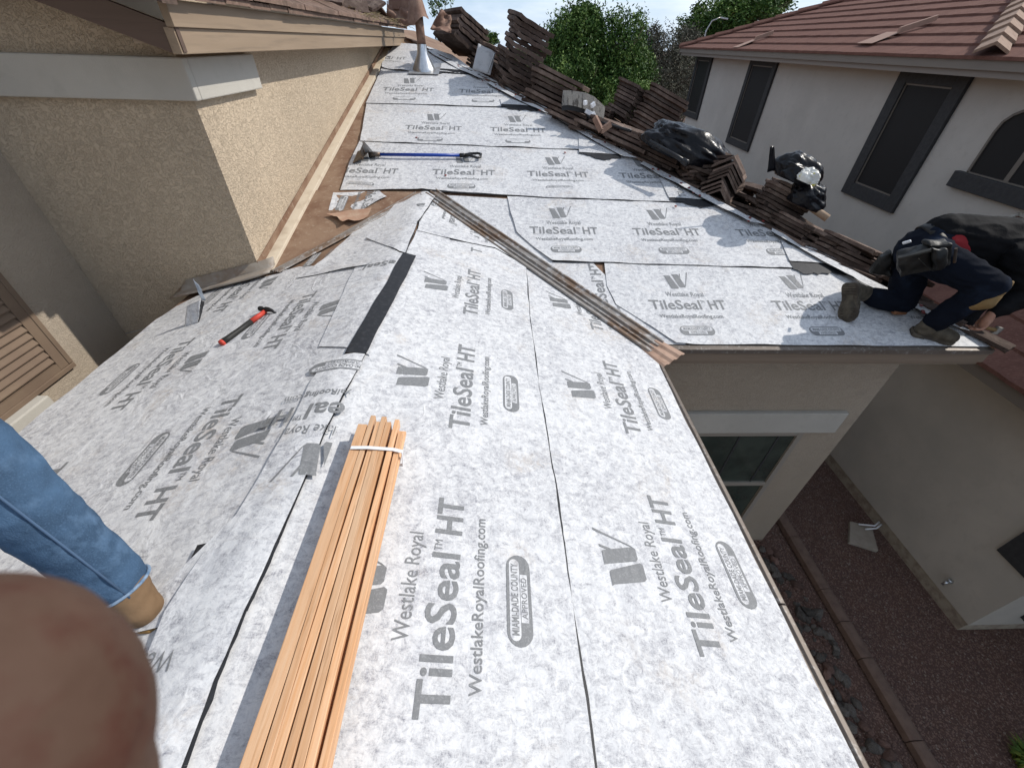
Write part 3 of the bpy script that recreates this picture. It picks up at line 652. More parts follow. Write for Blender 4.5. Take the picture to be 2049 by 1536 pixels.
# flared mouth of the valley past the eave
tip = MB(); a = Vector((XE+.0, YE-.0, ZE+.025)); n = 12
dv = Vector((.62, -.78, -.10)).normalized(); sv = Vector((dv.y, -dv.x, 0)).normalized()*-1
vs = []
for j, t_ in enumerate((-.02, .10, .22)):
    for i in range(n+1):
        s_ = (i/n-.5)*(.22+.5*t_*.35); c_ = a+dv*t_*(.85-.35*abs(i/n-.5)*0)+sv*s_; vs.append((c_.x, c_.y, c_.z+(.012 if i % 4 in (1, 2) else 0)))
tip.add(vs, [(j*(n+1)+i, j*(n+1)+i+1, (j+1)*(n+1)+i+1, (j+1)*(n+1)+i) for j in range(2) for i in range(n)])
o = tip.build('valley_mouth', mat('pinkish_brown_metal', (.40, .27, .20), .6, var=(9, (.27, .17, .12), .45, .65), bump=(30, .3, .003)), house); md = o.modifiers.new('t', 'SOLIDIFY'); md.thickness = .003
# flashing tray at the foot of the shaded wall
tr = MB(); n = 16; vs = []
for i in range(n+1):
    x = -2.52+i/n*(XW+.12+2.52); k = min(1, i/2.)
    for dy, h in ((-.012, .06*k+.05), (-.022, .050), (-.085, .040), (-.125, .044+.005*math.sin(i)), (-.132, .032)):
        yy = UY0+dy if x < XW else UY0+dy*1.0+(x-XW)*.35; vs.append((x, yy, zRG(x, yy)+h))
tr.add(vs, [(i*5+j, i*5+j+1, (i+1)*5+j+1, (i+1)*5+j) for i in range(n) for j in range(4)])
o = tr.build('wall_flashing', mat('taupe_flashing', (.33, .29, .245), .5, var=[(4, (.26, .19, .14), .5, .62), (12, (.40, .37, .33), .5, .7)], bump=(9, .3, .004)), house, smooth=True); md = o.modifiers.new('t', 'SOLIDIFY'); md.thickness = .002
mb = MB(); mb.bar(hit(252, 667, (0, 1, 0, 2.92)), hit(300, 655, (0, 1, 0, 2.88)), .012, .008); part('flashing_lip', mb, GALV, house)
# torn brown paper and loose deck piece under the left valley
sheet('torn_paper', XY(P1, [(655, 438), (700, 428), (745, 425), (738, 440), (712, 456), (700, 452), (690, 460), (678, 447)]), zR1, .03, house, mat('torn_kraft_paper', (.36, .22, .15), .8, var=(10, (.45, .33, .24), .45, .65)), und=.015, free=(2, 3, 4, 5, 6, 7), lift=.02, grid=.05)
sheet('underlayment', XY(P1, [(655, 440), (668, 390), (760, 386), (775, 400), (712, 432)]), zR1, .012, house, und=.006, free=(0, 3, 4), lift=.012, logos=[lg(P1, 740, 378, (0, -1), (1, 0), 1.0, 1.0, 'TUC')])
# shuttered opening on the far left wall
sh = MB(); Y0, Y1, Z0, Z1 = 1.55, 2.50, CZ-1.84, CZ-1.05
sl = MB()
mb = MB(); mb.box((XI+.002, Y1, Z0-.05), (XI+.035, Y1+.035, Z1+.4)); mb.box((XI+.002, Y0, Z0-.09), (XI+.035, Y1+.035, Z0-.055)); 
shu = part('shutter', mb, SHUT, house, bevel=.004)
mb = MB()
for k in range(16):
    z_ = Z0+.02+k*.052; mb.prism([(XI+.004, Y0, z_), (XI+.028, Y0, z_-.004), (XI+.030, Y0, z_+.004), (XI+.008, Y0, z_+.050)], (0, Y1-.07-Y0, 0))
mb.box((XI+.002, Y1-.068, Z0-.05), (XI+.03, Y1-.002, Z1+.4)); mb.box((XI+.002, Y0, Z0-.053), (XI+.03, Y1-.07, Z0))
part('louvre', mb, SHUT, shu)
mb = MB(); mb.box((XI+.002, 1.2, CZ-2.03), (XI+.10, 2.20, CZ-1.93)); part('sill', mb, BAND, house, bevel=.01)
# low entry roof seen past the left eave
lowr = MB(); n = 60
for k in range(4):
    vs = []
    for i in range(n+1):
        y_ = .6+i/n*2.4; b_ = .028*abs(math.sin(i/n*2.4/.15*math.pi/1)); x0 = XL-.02-k*.28
        for x_, z_ in ((x0, ZE-.88), (x0-.30, ZE-.80)): vs.append((x_+b_*.5, y_, z_-k*0+b_+k*.07))
    lowr.add(vs, [(2*i, 2*i+1, 2*i+3, 2*i+2) for i in range(n)])
o = lowr.build('entry_roof_tiles', TILEO, house); md = o.modifiers.new('t', 'SOLIDIFY'); md.thickness = .02

# ================================================================== GROUND
mb = MB(); mb.add([(-400, -400, 0), (400, -400, 0), (400, 600, 0), (-400, 600, 0)], [(0, 1, 2, 3)])
gr = mb.build('ground', GRAVEL); gr['kind'] = 'structure'
# curb between the planted strip and the gravel, cast in lengths
y = 3.05; i = 0
cb = MB()
for ln in (.50, .62, .33, .33, .62, .62, .6, .6, .6):
    cb.prism([(3.56, y, .02), (3.57, y, .085), (3.60, y, .10), (3.66, y, .10), (3.69, y, .085), (3.70, y, .02)], (0, -(ln-.006), 0)); y -= ln
o = cb.build('kerb', CURB, bevel=.004); o['kind'] = 'structure'
# loose rocks along the wall
rn = random.Random(11)
def rock(seed, r_):
    bm = bmesh.new(); bmesh.ops.create_icosphere(bm, subdivisions=2, radius=1)
    sc = Vector((rn.uniform(.7, 1.2), rn.uniform(.6, 1), rn.uniform(.4, .7)))
    for v in bm.verts:
        n_ = v.co.normalized(); d = 1+.35*mnoise.noise(n_*1.6+Vector((seed*3.1, seed, 0)))
        v.co = Vector((n_.x*sc.x, n_.y*sc.y, n_.z*sc.z))*d*r_
    for q in range(5):
        nn = Vector((rn.uniform(-1, 1), rn.uniform(-1, 1), rn.uniform(-.2, 1))).normalized()
        r2 = bmesh.ops.bisect_plane(bm, geom=bm.verts[:]+bm.edges[:]+bm.faces[:], plane_co=nn*r_*rn.uniform(.55, .75), plane_no=nn, clear_outer=True)
        bmesh.ops.holes_fill(bm, edges=[e for e in bm.edges if e.is_boundary])
    me = bpy.data.meshes.new('rock'); bm.to_mesh(me); bm.free(); return me
rm = [rock(k, 1) for k in range(8)]
for k in range(8): rm[k].materials.append(ROCKG if k < 6 else ROCKR)
for k in range(130):
    y_ = 2.45-k*.0215+rn.uniform(-.05, .05); x_ = 3.22+.04*math.sin(y_*5)+rn.uniform(-.16, .18); s_ = rn.uniform(.022, .068)
    me = rm[rn.randrange(8)]
    o = bpy.data.objects.new('rock', me); COL.objects.link(o); o.location = (x_, y_, s_*.3); o.rotation_euler = (rn.uniform(-.5, .5), rn.uniform(-.5, .5), rn.uniform(0, 6)); o.scale = (s_, s_, s_)
    red = me.materials[0] == ROCKR
    tag(o, 'reddish angular rock lying in the strip between our wall and the brown curb' if red else 'dark grey angular rock lying in the strip between our wall and the brown curb', 'rock', 'reddish rocks along the wall' if red else 'dark grey rocks along the wall')
# pebbles of the gravel, uncountable
pb = MB()
ico = [(0, 0, 1), (.9, 0, .1), (-.4, .8, .1), (-.5, -.7, .15), (.2, .3, -.6)]
icf = [(0, 1, 2), (0, 2, 3), (0, 3, 1), (4, 2, 1), (4, 3, 2), (4, 1, 3)]
for k in range(17000):
    x_ = 3.0+3.2*rn.random()**1.1; y_ = rn.uniform(-.2, 5.0); s_ = rn.uniform(.006, .015)
    if 3.54 < x_ < 3.72: continue
    if x_ > 4.80 and y_ > 1.50: continue
    a = rn.uniform(0, 6.28); ca, sa = math.cos(a), math.sin(a); sx, sy, sz = s_*rn.uniform(.7, 1.4), s_*rn.uniform(.7, 1.2), s_*.6
    mi = rn.choice((0, 0, 1, 1, 2, 3))
    pb.add([(x_+(p[0]*ca*sx-p[1]*sa*sy), y_+(p[0]*sa*sx+p[1]*ca*sy), .004+p[2]*sz) for p in ico], icf, mi)
pm = [mat('pebble_a', (.17, .11, .09), .9), mat('pebble_b', (.12, .075, .065), .9), mat('pebble_c', (.27, .21, .175), .9), mat('pebble_d', (.20, .15, .125), .9)]
o = pb.build('gravel', pm); tag(o, 'reddish brown gravel covering the side yard between the two houses', 'gravel'); o['kind'] = 'stuff'
# splash block beside the neighbour wall
mb = MB(); mb.prism([(4.30, 2.50, .004), (4.58, 2.38, .004), (4.73, 2.70, .004), (4.50, 2.78, .004)], (0, 0, .05)); o = mb.build('splash_block', CONC, bevel=.008)
tag(o, 'pale concrete splash block lying on the gravel by the neighbour wall', 'splash block')
t = thing('downpipe_outlet', 'two short white pipe ends over the concrete splash block', 'pipe', (4.75, 2.66, .08))
for d in (0, .035):
    mb = MB(); mb.tube([(4.80, 2.72-d, .12), (4.72, 2.68-d, .10), (4.56+d, 2.72-d*2, .075)], .010, 8); mb.build('pipe', WHITEP, t, smooth=True)
mb = MB(); mb.tube([(4.828, 1.87, .34), (4.77, 1.87, .34), (4.755, 1.87, .30)], [.014, .014, .012], 8); mb.tube([(4.79, 1.87, .345), (4.79, 1.87, .375)], .006, 6); mb.tube([(4.79, 1.87, .376), (4.79, 1.87, .384)], .022, 8)
o = mb.build('hose_bib', CHROME, smooth=True); tag(o, 'small metal garden tap on the lower grey neighbour wall', 'tap')

# ================================================================== NEIGHBOUR HOUSE
nb = thing('neighbour_house', 'two storey grey stucco neighbour house with dark framed windows and red brown tile roof', 'house', (6.4, 8, 0))
LX, UX = 4.829, 6.4
UY1, UY0n = 16.3, -2.0  # near end, out of view, extended to keep a sun patch off the gravel
UX2 = 13.5
mb = MB(); mb.box((UX, UY0n, 0), (UX2, UY1, CZ-.06)); part('upper_wall', mb, STUCN, nb)
mb = MB(); mb.box((LX, 1.518, .16), (UX, 4.7, ZE-.68)); part('lower_wall', mb, STUCD, nb)
mb = MB(); mb.box((LX+.012, 1.53, 0), (UX, 4.7, .16)); part('wall_foot', mb, mat('wall_foot_stucco', (.36, .31, .24), .9, var=(12, (.24, .19, .15), .45, .65)), nb)
# eave of the upper roof
EX = 5.9
mb = MB(); mb.box((EX, -2.3, CZ-.13), (EX+.03, UY1+.62, CZ-.03)); part('fascia', mb, mat('grey_brown_fascia', (.20, .175, .15), .7), nb)
mb = MB(); mb.box((EX+.04, -2.2, CZ-.20), (EX+.08, UY1+.5, CZ-.125)); part('fascia', mb, mat('grey_brown_fascia_low', (.23, .20, .175), .7), nb)
mb = MB(); mb.box((EX+.031, -2.2, CZ-.10), (UX, UY1+.5, CZ-.08)); part('soffit', mb, mat('soffit_grey', (.25, .22, .19), .7), nb)
mb = MB(); mb.box((EX, UY1+.6, CZ-.17), (UX2, UY1+.63, CZ-.03)); part('fascia', mb, mat('grey_brown_fascia_end', (.20, .175, .15), .7), nb)
def sawroof(x0, z0, sl, y0f, y1f, ncourse, cw, m_, name, seed, th=.035, dirx=1, step=.11):
    """courses of flat tiles climbing from the eave: each course is one slightly uneven lapped row"""
    rnd = random.Random(seed)
    for c in range(ncourse):
        xa = x0+dirx*c*cw; xb = xa+dirx*(cw+.05); ya, yb = y0f(abs(xa-x0)), y1f(abs(xa-x0)); yc, yd = y0f(abs(xb-x0)), y1f(abs(xb-x0))
        if yb-ya < .1: break
        n = max(2, int((yb-ya)/step)); m2 = MB(); vs = []
        for i in range(n+1):
            u = i/n; q = rnd.uniform(-.006, .006); y_a = ya+(yb-ya)*u; y_c = yc+(yd-yc)*u
            za = z0+abs(xa-x0)*sl; zb = z0+abs(xb-x0)*sl
            vs += [(xa+dirx*q, y_a, za-.002), (xa+dirx*q, y_a, za+th+rnd.uniform(-.003, .003)), (xb, y_c, zb+.004)]
        m2.add(vs, [(3*i, 3*i+3, 3*i+4, 3*i+1) for i in range(n)]+[(3*i+1, 3*i+4, 3*i+5, 3*i+2) for i in range(n)])
        m2.build(name, m_, nb)
sawroof(EX-.03, CZ-.03, .345, lambda d: -2.3, lambda d: UY1+.66-d*1.0, 15, .36, TILEN, 'tile_course', 3)
# end slope past the left hip
mb = MB(); mb.add([(EX, UY1+.66, CZ-.03), (EX+5.4, UY1+.66-5.4, CZ-.03+5.4*.345), (UX2+3, UY1+.66, CZ-.03)], [(0, 1, 2)]); part('roof_slope', mb, TILEN, nb)
# cap tiles of the hip
def caps(a, b, n, wd, name='cap_tile', m_=TILEC, parent=nb, hgt=.07):
    a = Vector(a); b = Vector(b); d = (b-a)/n; dn = d.normalized(); sx = dn.cross(Vector((0, 0, 1))).normalized(); u = sx.cross(dn)
    for i in range(n):
        p = a+d*i; q = p+d*1.18; m2 = MB()
        for off_, k in ((0, 1),):
            A_ = [p-sx*wd+u*.0, p-sx*wd+u*.035, p+u*(hgt+.035), p+sx*wd+u*.035, p+sx*wd, p+u*hgt]
            B_ = [q-sx*wd*.85-u*.02, q-sx*wd*.85+u*.01, q+u*(hgt+.0), q+sx*wd*.85+u*.01, q+sx*wd*.85-u*.02, q+u*(hgt-.04)]
            m2.add(A_+B_, [(0, 1, 2, 5), (5, 2, 3, 4), (1, 7, 8, 2), (2, 8, 9, 3), (3, 9, 10, 4), (7, 1, 0, 6), (6, 0, 5, 11), (11, 5, 4, 10)])
        m2.build(name, m_, parent)
caps((EX+.0, UY1+.60, CZ+.0), (EX+5.2, UY1+.66-5.2, CZ+.0+5.2*.345), 14, .12, m_=TILEN)
ch0 = Vector((EX-.06, 6.08, CZ+.02)); caps(ch0, ch0+Vector((2.5, 2.5, 2.5*.345)), 9, .16, hgt=.09)
# windows: dark trim, beige screen frame, black screen
def nwin(ya, yb, za, zb, tr, name='window'):
    m2 = MB(); x = UX
    m2.box((x-.055, ya, za), (x-.001, ya+tr, zb)); m2.box((x-.055, yb-tr, za), (x-.001, yb, zb)); m2.box((x-.055, ya+tr, zb-tr), (x-.001, yb-tr, zb)); m2.box((x-.055, ya+tr, za), (x-.001, yb-tr, za+tr))
    w_ = m2.build(name, CHARC, nb, bevel=.006)
    m3 = MB(); a, b, c, d = ya+tr, yb-tr, za+tr, zb-tr; f_ = .022
    m3.box((x-.030, a+.001, c+.001), (x-.002, a+f_, d-.001)); m3.box((x-.030, b-f_, c+.001), (x-.002, b-.001, d-.001)); m3.box((x-.030, a+f_, d-f_), (x-.002, b-f_, d-.001)); m3.box((x-.030, a+f_, c+.001), (x-.002, b-f_, c+f_))
    m3.build('screen_frame', SCRFR, w_)
    m4 = MB(); m4.box((x-.018, a+f_+.001, c+f_+.001), (x-.003, b-f_-.001, d-f_-.001)); m4.build('screen', SCREEN, w_)
def zz(px, py): return atx(px, py, UX-.055)
p1, p2 = zz(1805, 137), zz(1782, 427)
nwin(p2.y, p1.y, p2.z, CZ-.145, .20)
p1, p2 = zz(1508, 122), zz(1508, 305); nwin(zz(1556, 124).y, zz(1500, 125).y, zz(1462, 290).z-.0, CZ-.145, .15)
nwin(zz(1424, 120).y, zz(1392, 122).y, zz(1365, 230).z, CZ-.145, .15)
# arched window with a heavy sill at the right edge
aw = MB(); a, b = zz(1932, 345).y-1.9, zz(1932, 345).y; zb_, zt = zz(1932, 345).z, CZ-.34
n = 14; cyy = (a+b)/2; rr = (b-a)/2; top = [(UX-.004, cyy+rr*math.cos(math.pi*k/n), zt-.40+.38*math.sin(math.pi*k/n)**.8) for k in range(n+1)]
poly = [(UX-.004, b, zb_)]+top+[(UX-.004, a, zb_)]
aw.prism(poly, (-.016, 0, 0)); awn = aw.build('window', SCREEN, nb)
af = MB(); pts = poly
for i in range(len(pts)): af.bar(Vector(pts[i])+Vector((-.014, 0, 0)), Vector(pts[(i+1) % len(pts)])+Vector((-.014, 0, 0)), .03, .035, (1, 0, 0))
m_x = zz(2015, 345).y; af.box((UX-.03, m_x-.06, zb_), (UX-.006, m_x, zt-.06))
af.build('screen_frame', SCRFR, awn)
mb = MB(); mb.box((UX-.09, a-.05, zz(1898, 368).z-.02), (UX-.001, zz(1898, 368).y, zb_-.002)); part('sill', mb, CHARC, awn, bevel=.008)
# lower roof on the near side
LEX, LEZ = 4.43, CZ-2.18
sawroof(LEX, LEZ, .34, lambda d: .9+d*.0, lambda d: 4.75+d*.13, 7, .31, TILEN, 'lower_tile_course', 8, step=.10)
mb = MB(); mb.prism([(LEX, 4.75, LEZ-.12), (UX, 5.0, LEZ+(UX-LEX)*.34-.12), (UX, 5.0, LEZ+(UX-LEX)*.34+.05), (LEX, 4.75, LEZ+.05)], (0, .03, 0)); part('rake_board', mb, BAND, nb)
mb = MB(); mb.box((LEX+.03, .9, LEZ-.12), (LEX+.06, 4.74, LEZ-.003)); mb.box((LEX+.06, 1.0, LEZ-.12), (LX, 4.7, LEZ-.10)); part('lower_fascia', mb, mat('dark_eave', (.17, .145, .12), .8), nb)
mb = MB(); mb.box((UX-.02, 2.2, LEZ+(UX-LEX)*.34), (UX-.001, 5.0, LEZ+(UX-LEX)*.34+.06)); part('roof_to_wall_flashing', mb, BAND, nb)
mb = MB(); mb.box((LX-.03, 1.60, 1.0), (LX-.001, 1.88, 1.55)); o = part('small_window', mb, CHARC, nb)
mb = MB(); mb.box((5.22, 1.518-.05, .35), (5.9, 1.517, 1.1)); o = part('small_window', mb, CHARC, nb)
# copper coloured flashings on the tile roof
fm = mat('pale_copper_flashing', (.32, .20, .15), .7, var=(9, (.33, .21, .16), .4, .65))
for (pxa, sc, lb) in (((1497, 90), .42, 'smaller pale metal flashing with upright fin on the neighbour tile roof, at left'), ((1768, 80), .55, 'larger pale metal flashing with upright fin on the neighbour tile roof, at centre')):
    base = hit(*pxa, (-.345, 0, 1, CZ-.03-.345*(EX-.03)))
    t = thing('roof_flashing', lb, 'flashing', base)
    m2 = MB(); s_ = .42*sc; sl = lambda x, y, h: (base.x+x, base.y+y, base.z+x*.345+h)
    m2.add([sl(-.30, .34*sc, .05), sl(-.30, -.34*sc, .05), sl(.12, -.30*sc, .06), sl(.12, .30*sc, .06)], [(0, 1, 2, 3)])
    o = m2.build('flashing_sheet', fm, t); md = o.modifiers.new('t', 'SOLIDIFY'); md.thickness = .004
    m2 = MB(); m2.prism([sl(.08, -.30*sc, .05), sl(.08+.9*sc, -.36*sc, .05), sl(.08+.9*sc, -.36*sc, .12), sl(.08, -.30*sc, .13)], (0, .05, 0)); m2.build('fin', fm, t)

# ================================================================== TILE STACKS
def tilemesh(L=.42, W=.33, T=.026, chev=0, seed=0):
    """one concrete roof tile: long slab with weather ribs, interlock lip and nose"""
    m_ = MB(); n = 12; rnd = random.Random(seed); prof = []
    for k in range(n+1):
        x = -W/2+W*k/n; u = k/n
        h = .0022*math.cos(u*math.pi*6)+(.006 if k in (0,) else 0)
        if chev: h = chev*(1-abs(2*u-1))
        prof.append((x, h))
    ys = [-L/2, -L/2+.03, 0, L/2-.05, L/2]
    vs = []
    for j, y in enumerate(ys):
        for (x, h) in prof:
            q = rnd.uniform(-.0015, .0015); vs.append((x, y+rnd.uniform(-.004, .004)*(j in (0, 4)), h+T/2+q-(.006 if j == 4 else 0)))
            vs.append((x, y, h-T/2+(0 if j not in (0,) else -.004)+q))
    w2 = 2*(n+1); fs = []
    for j in range(4):
        for k in range(n):
            a = j*w2+2*k; b = a+2; c = a+w2; d = c+2
            fs += [(a, b, d, c), (a+1, c+1, d+1, b+1)]
        a = j*w2; c = a+w2; fs.append((a, c, c+1, a+1)); a = j*w2+2*n; c = a+w2; fs.append((a, a+1, c+1, c))
    for k in range(n):
        a = 2*k; fs.append((a, a+1, a+3, a+2)); a = 4*w2+2*k; fs.append((a, a+2, a+3, a+1))
    m_.add(vs, fs)
    for s_ in (-1, 1):                       # hanging lugs under the head
        m_.box((s_*W*.28-.02, L/2-.035, -T/2-.012), (s_*W*.28+.02, L/2-.012, -T/2+.002))
    me = m_.me('loose_tile'); me.materials.append(TILE); return me
TM = [tilemesh(seed=k) for k in range(3)]; TMC = tilemesh(W=.30, L=.40, T=.02, chev=.12)
for q in TM: pass
TH3 = math.atan(S3)
ntile = [0]
def put_tile(loc, rot, label, group, me=None, sc=1.0, th=1.0):
    o = bpy.data.objects.new('loose_tile', me or random.choice(TM)); COL.objects.link(o)
    o.location = loc; o.rotation_euler = rot; o.scale = (sc, sc, sc*th); tag(o, label, 'tile', group); ntile[0] += 1; return o
def stack(base, n, yaw, label, group, sc=1.0, pitch=.031, lean=(0, 0), tiltx=0, tilty=TH3, me=None, jit=.018, th=1.0):
    """tiles piled on the hip slope; base = centre of the lowest tile"""
    Rm = Matrix.Rotation(tilty, 3, 'Y') @ Matrix.Rotation(tiltx, 3, 'X')
    nrm = Rm @ Vector((0, 0, 1)); p = Vector(base)+nrm*.02
    for i in range(n):
        yw = yaw+random.gauss(0, .05); rot = (Rm @ Matrix.Rotation(yw, 3, 'Z')).to_euler()
        q = p+nrm*(pitch*sc*i)+Rm @ Vector((lean[0]*i+random.gauss(0, jit)*sc, lean[1]*i+random.gauss(0, jit)*sc, 0))
        put_tile(q, rot, label, group, me, sc, th)
def hs(pxx, d, up=0, back=0):               # spot on the hip slope near photo column pxx, d metres down it
    h = hipat(pxx); return Vector((h.x+d, h.y+back, zR3(h.x+d, 0)+up))
H90 = math.pi/2
stack(hs(985, .28, back=.1), 15, .15, 'brown concrete tile in the tallest leaning stack on the hip, beside the grey sheet panel', 'tiles in the tallest leaning stack', sc=1.55, pitch=.036, lean=(-.006, 0), th=1.05, tilty=TH3+.10)
stack(hs(925, .30, back=.5), 9, .35, 'brown concrete tile in the mid height stack left of the grey sheet panel', 'tiles in the stack left of the sheet panel', sc=1.35, pitch=.036)
stack(hs(866, .42, up=.22, back=-.1), 6, .5, 'brown ribbed tile in the tilted pile under the rusty flashing behind the vent pipe', 'tiles tilted behind the vent pipe', sc=1.6, pitch=.040, tiltx=-.28, tilty=TH3+.15)
stack(hs(1062, .25, back=.1), 8, 1.2, 'brown tile in the low stack with dirt on top, right of the tallest stack', 'tiles in the low dusty stack', sc=1.5, pitch=.038, tilty=TH3+.05)
stack(hs(1092, .75, back=.9), 6, 1.1, 'brown tile in the small stack behind the dusty stack', 'tiles behind the dusty stack', sc=1.3, pitch=.038)
stack(hs(1190, .95, back=1.2, up=.1), 13, 1.25, 'brown tile in the stack behind the push broom near the trees', 'tiles in the stack behind the broom', sc=1.35, pitch=.036, tilty=TH3+.1)
stack(hs(1165, .85, back=1.5, up=.1), 12, .3, 'brown tile in the left half of the stack behind the broom', 'tiles left in the stack behind the broom', sc=1.3, pitch=.036, tilty=TH3+.1)
stack(hs(1150, .15), 5, 1.25, 'brown tile lying flat under the push broom', 'tiles under the broom', sc=1.25, pitch=.036, lean=(.05, -.03), jit=.05)
stack(hs(1205, .15), 5, 1.0, 'brown tile lying flat between the broom and the big black bag', 'tiles between broom and bag', sc=1.25, pitch=.034, lean=(.06, -.02), jit=.06)
stack(hs(1120, .15), 4, .9, 'brown tile lying flat left of the broom bristles', 'tiles left of the broom', sc=1.25, pitch=.034, jit=.05)
stack(hs(1265, .30, back=.1), 5, .8, 'brown tile lying under the big black bag', 'tiles under the big black bag', sc=1.15, pitch=.034, jit=.05)
stack(hs(1340, .36, back=.05), 9, 1.45, 'brown tile in the level stack right beside the big black bag', 'tiles in the level stack beside the bag', sc=1.05, pitch=.037, tilty=TH3-.36, tiltx=-.05)
stack(hs(1395, .22, back=.0), 9, -.60, 'folded ridge tile in the nested V-shaped stack', 'nested ridge tiles', me=TMC, sc=1.0, pitch=.034, tilty=TH3-.1)
stack(hs(1372, .75, back=.5), 5, 1.1, 'brown tile in the low pile behind the nested ridge tiles', 'tiles behind the ridge tiles', sc=1.1, pitch=.034)
stack(hs(1480, .30, back=.05), 11, 1.15, 'brown tile in the tidy stack beneath the small black bag', 'tiles beneath the small black bag', sc=1.0, pitch=.034, tilty=TH3+.06)
stack(hs(1545, .22, back=.02), 6, .5, 'brown tile in the short stack below the wooden pole', 'tiles below the wooden pole', sc=.9, pitch=.032, jit=.03)
stack(hs(1600, .22, back=.05), 5, 1.15, 'brown tile in the last fanned pile before the kneeling roofer', 'tiles in the last fanned pile', sc=1.0, pitch=.034, lean=(.03, -.01), jit=.03)
stack(hs(1640, .24, back=.02), 4, 1.0, 'brown tile at the lowest end of the fanned pile before the kneeling roofer', 'tiles at the low end of the fanned pile', sc=1.0, pitch=.034, lean=(.02, .0), jit=.04)
# starter row lying along the hip, under the stacks
for k in range(30):
    t_ = .12+k*.172; x_ = XH-t_+.15; y_ = YE+K*t_
    put_tile((x_, y_, zR3(x_, 0)+.035+.01*(k % 2)), (Matrix.Rotation(TH3-.08, 3, 'Y') @ Matrix.Rotation(.63+random.gauss(0, .12), 3, 'Z')).to_euler(), 'weathered brown tile in the row lying along the hip edge', 'tiles lying along the hip edge', sc=random.uniform(.75, .95))
rn = random.Random(14)
for k in range(64):
    h = hipat(rn.uniform(900, 1700)); d = rn.uniform(.12, .75)**1.0; sc_ = 1.0+.035*max(0, h.y-3.5)
    put_tile((h.x+d, h.y+rn.uniform(-.1, .35), zR3(h.x+d, 0)+.05+rn.random()**1.4*.20*sc_*(1 if h.y > 3.3 else .4)), (Matrix.Rotation(TH3+rn.gauss(.03, .09), 3, 'Y') @ Matrix.Rotation(rn.gauss(0, .08), 3, 'X') @ Matrix.Rotation(rn.gauss(.95, .28), 3, 'Z')).to_euler(), 'loose brown tile thrown down between the stacks along the hip', 'loose tiles between the hip stacks', sc=sc_)
dk2 = MB(); 
for k in range(3):
    a = Vector((XH-.3-k*.1-.0, YE+.45+k*.1, 0))
a = hipat(1770); b = hipat(1500); c = Vector((.16, .03, 0))
dk2.add([a+Vector((.0, 0, .012)), b+Vector((0, 0, .012)), (b.x+.28, b.y+.1, zR3(b.x+.28, 0)+.012), (a.x+.28, a.y+.1, zR3(a.x+.28, 0)+.012)], [(0, 1, 2, 3)])
o = dk2.build('felt_strip', BUTYL, house)
# scraps on the far side roof above the fascia
rn = random.Random(3)
for k in range(30):
    y_ = rn.uniform(4.6, 8.9); x_ = XF-.22-rn.uniform(0, .8)**1.2*.9; z_ = CZ+.21+(XF-x_)*US+rn.uniform(.0, .12)*(1 if y_ > 5.5 else .4)
    put_tile((x_, y_, z_), (rn.uniform(-.5, .5), -.3+rn.uniform(-.4, .5), rn.uniform(0, 3)), 'loose brown tile tossed on the upper roof above the tan fascia', 'loose tiles on the upper roof', sc=rn.uniform(.8, 1.05))
stack((XF-.35, 7.3, CZ+.30), 7, .2, 'brown tile in the pile at the far end of the upper roof', 'tiles piled at the far end of the upper roof', tilty=-.1, sc=1.1, pitch=.034)

# ================================================================== LOOSE THINGS ON THE ROOF
# vent pipe: galvanised cone, old brown pipe, rusty collar
vb = hit(849, 146, P1); vz = vb.z
t = thing('vent_pipe', 'round metal roof vent pipe with shiny cone base and rusty loose collar', 'vent pipe', vb)
vx, vy = vb.x, vb.y
mb = MB(); mb.tube([(vx, vy, vz-.02), (vx, vy, vz+.03), (vx, vy, vz+.06), (vx, vy, vz+.22), (vx, vy, vz+.33)], [.185, .175, .16, .078, .065], 28, cap=False); mb.build('cone_base', CHROME, t, smooth=True)
mb = MB(); mb.prism([(vx-.2, vy-.24, zR1(0, vy-.24)+.05), (vx+.24, vy-.24, zR1(0, vy-.24)+.05), (vx+.24, vy+.24, zR1(0, vy+.24)+.05), (vx-.2, vy+.24, zR1(0, vy+.24)+.05)], (0, 0, .004)); mb.build('base_plate', GALV, t)
mb = MB(); mb.tube([(vx, vy, vz+.32), (vx-.01, vy, vz+.66)], .060, 20); mb.build('pipe', RUST, t, smooth=True)
mb = MB(); mb.tube([(vx-.02, vy, vz+.60), (vx-.02, vy, vz+.63), (vx-.03, vy, vz+.84), (vx-.03, vy, vz+.90)], [.15, .135, .08, .07], 22, cap=False)
for i, v in enumerate(mb.v):
    if i < 22: mb.v[i] = (v[0], v[1], v[2]+.03*math.sin(i*.9)+(.04*math.cos(i*.29)))
mb.build('collar', RUST, t, smooth=True)
mb = MB(); mb.tube([(vx-.03, vy, vz+.85), (vx-.04, vy, vz+1.35)], .056, 20); mb.tube([(vx-.03, vy, vz+.92), (vx-.03, vy, vz+.935), (vx-.03, vy, vz+.96)], [.09, .09, .06], 20); mb.build('pipe', RUST, t, smooth=True)
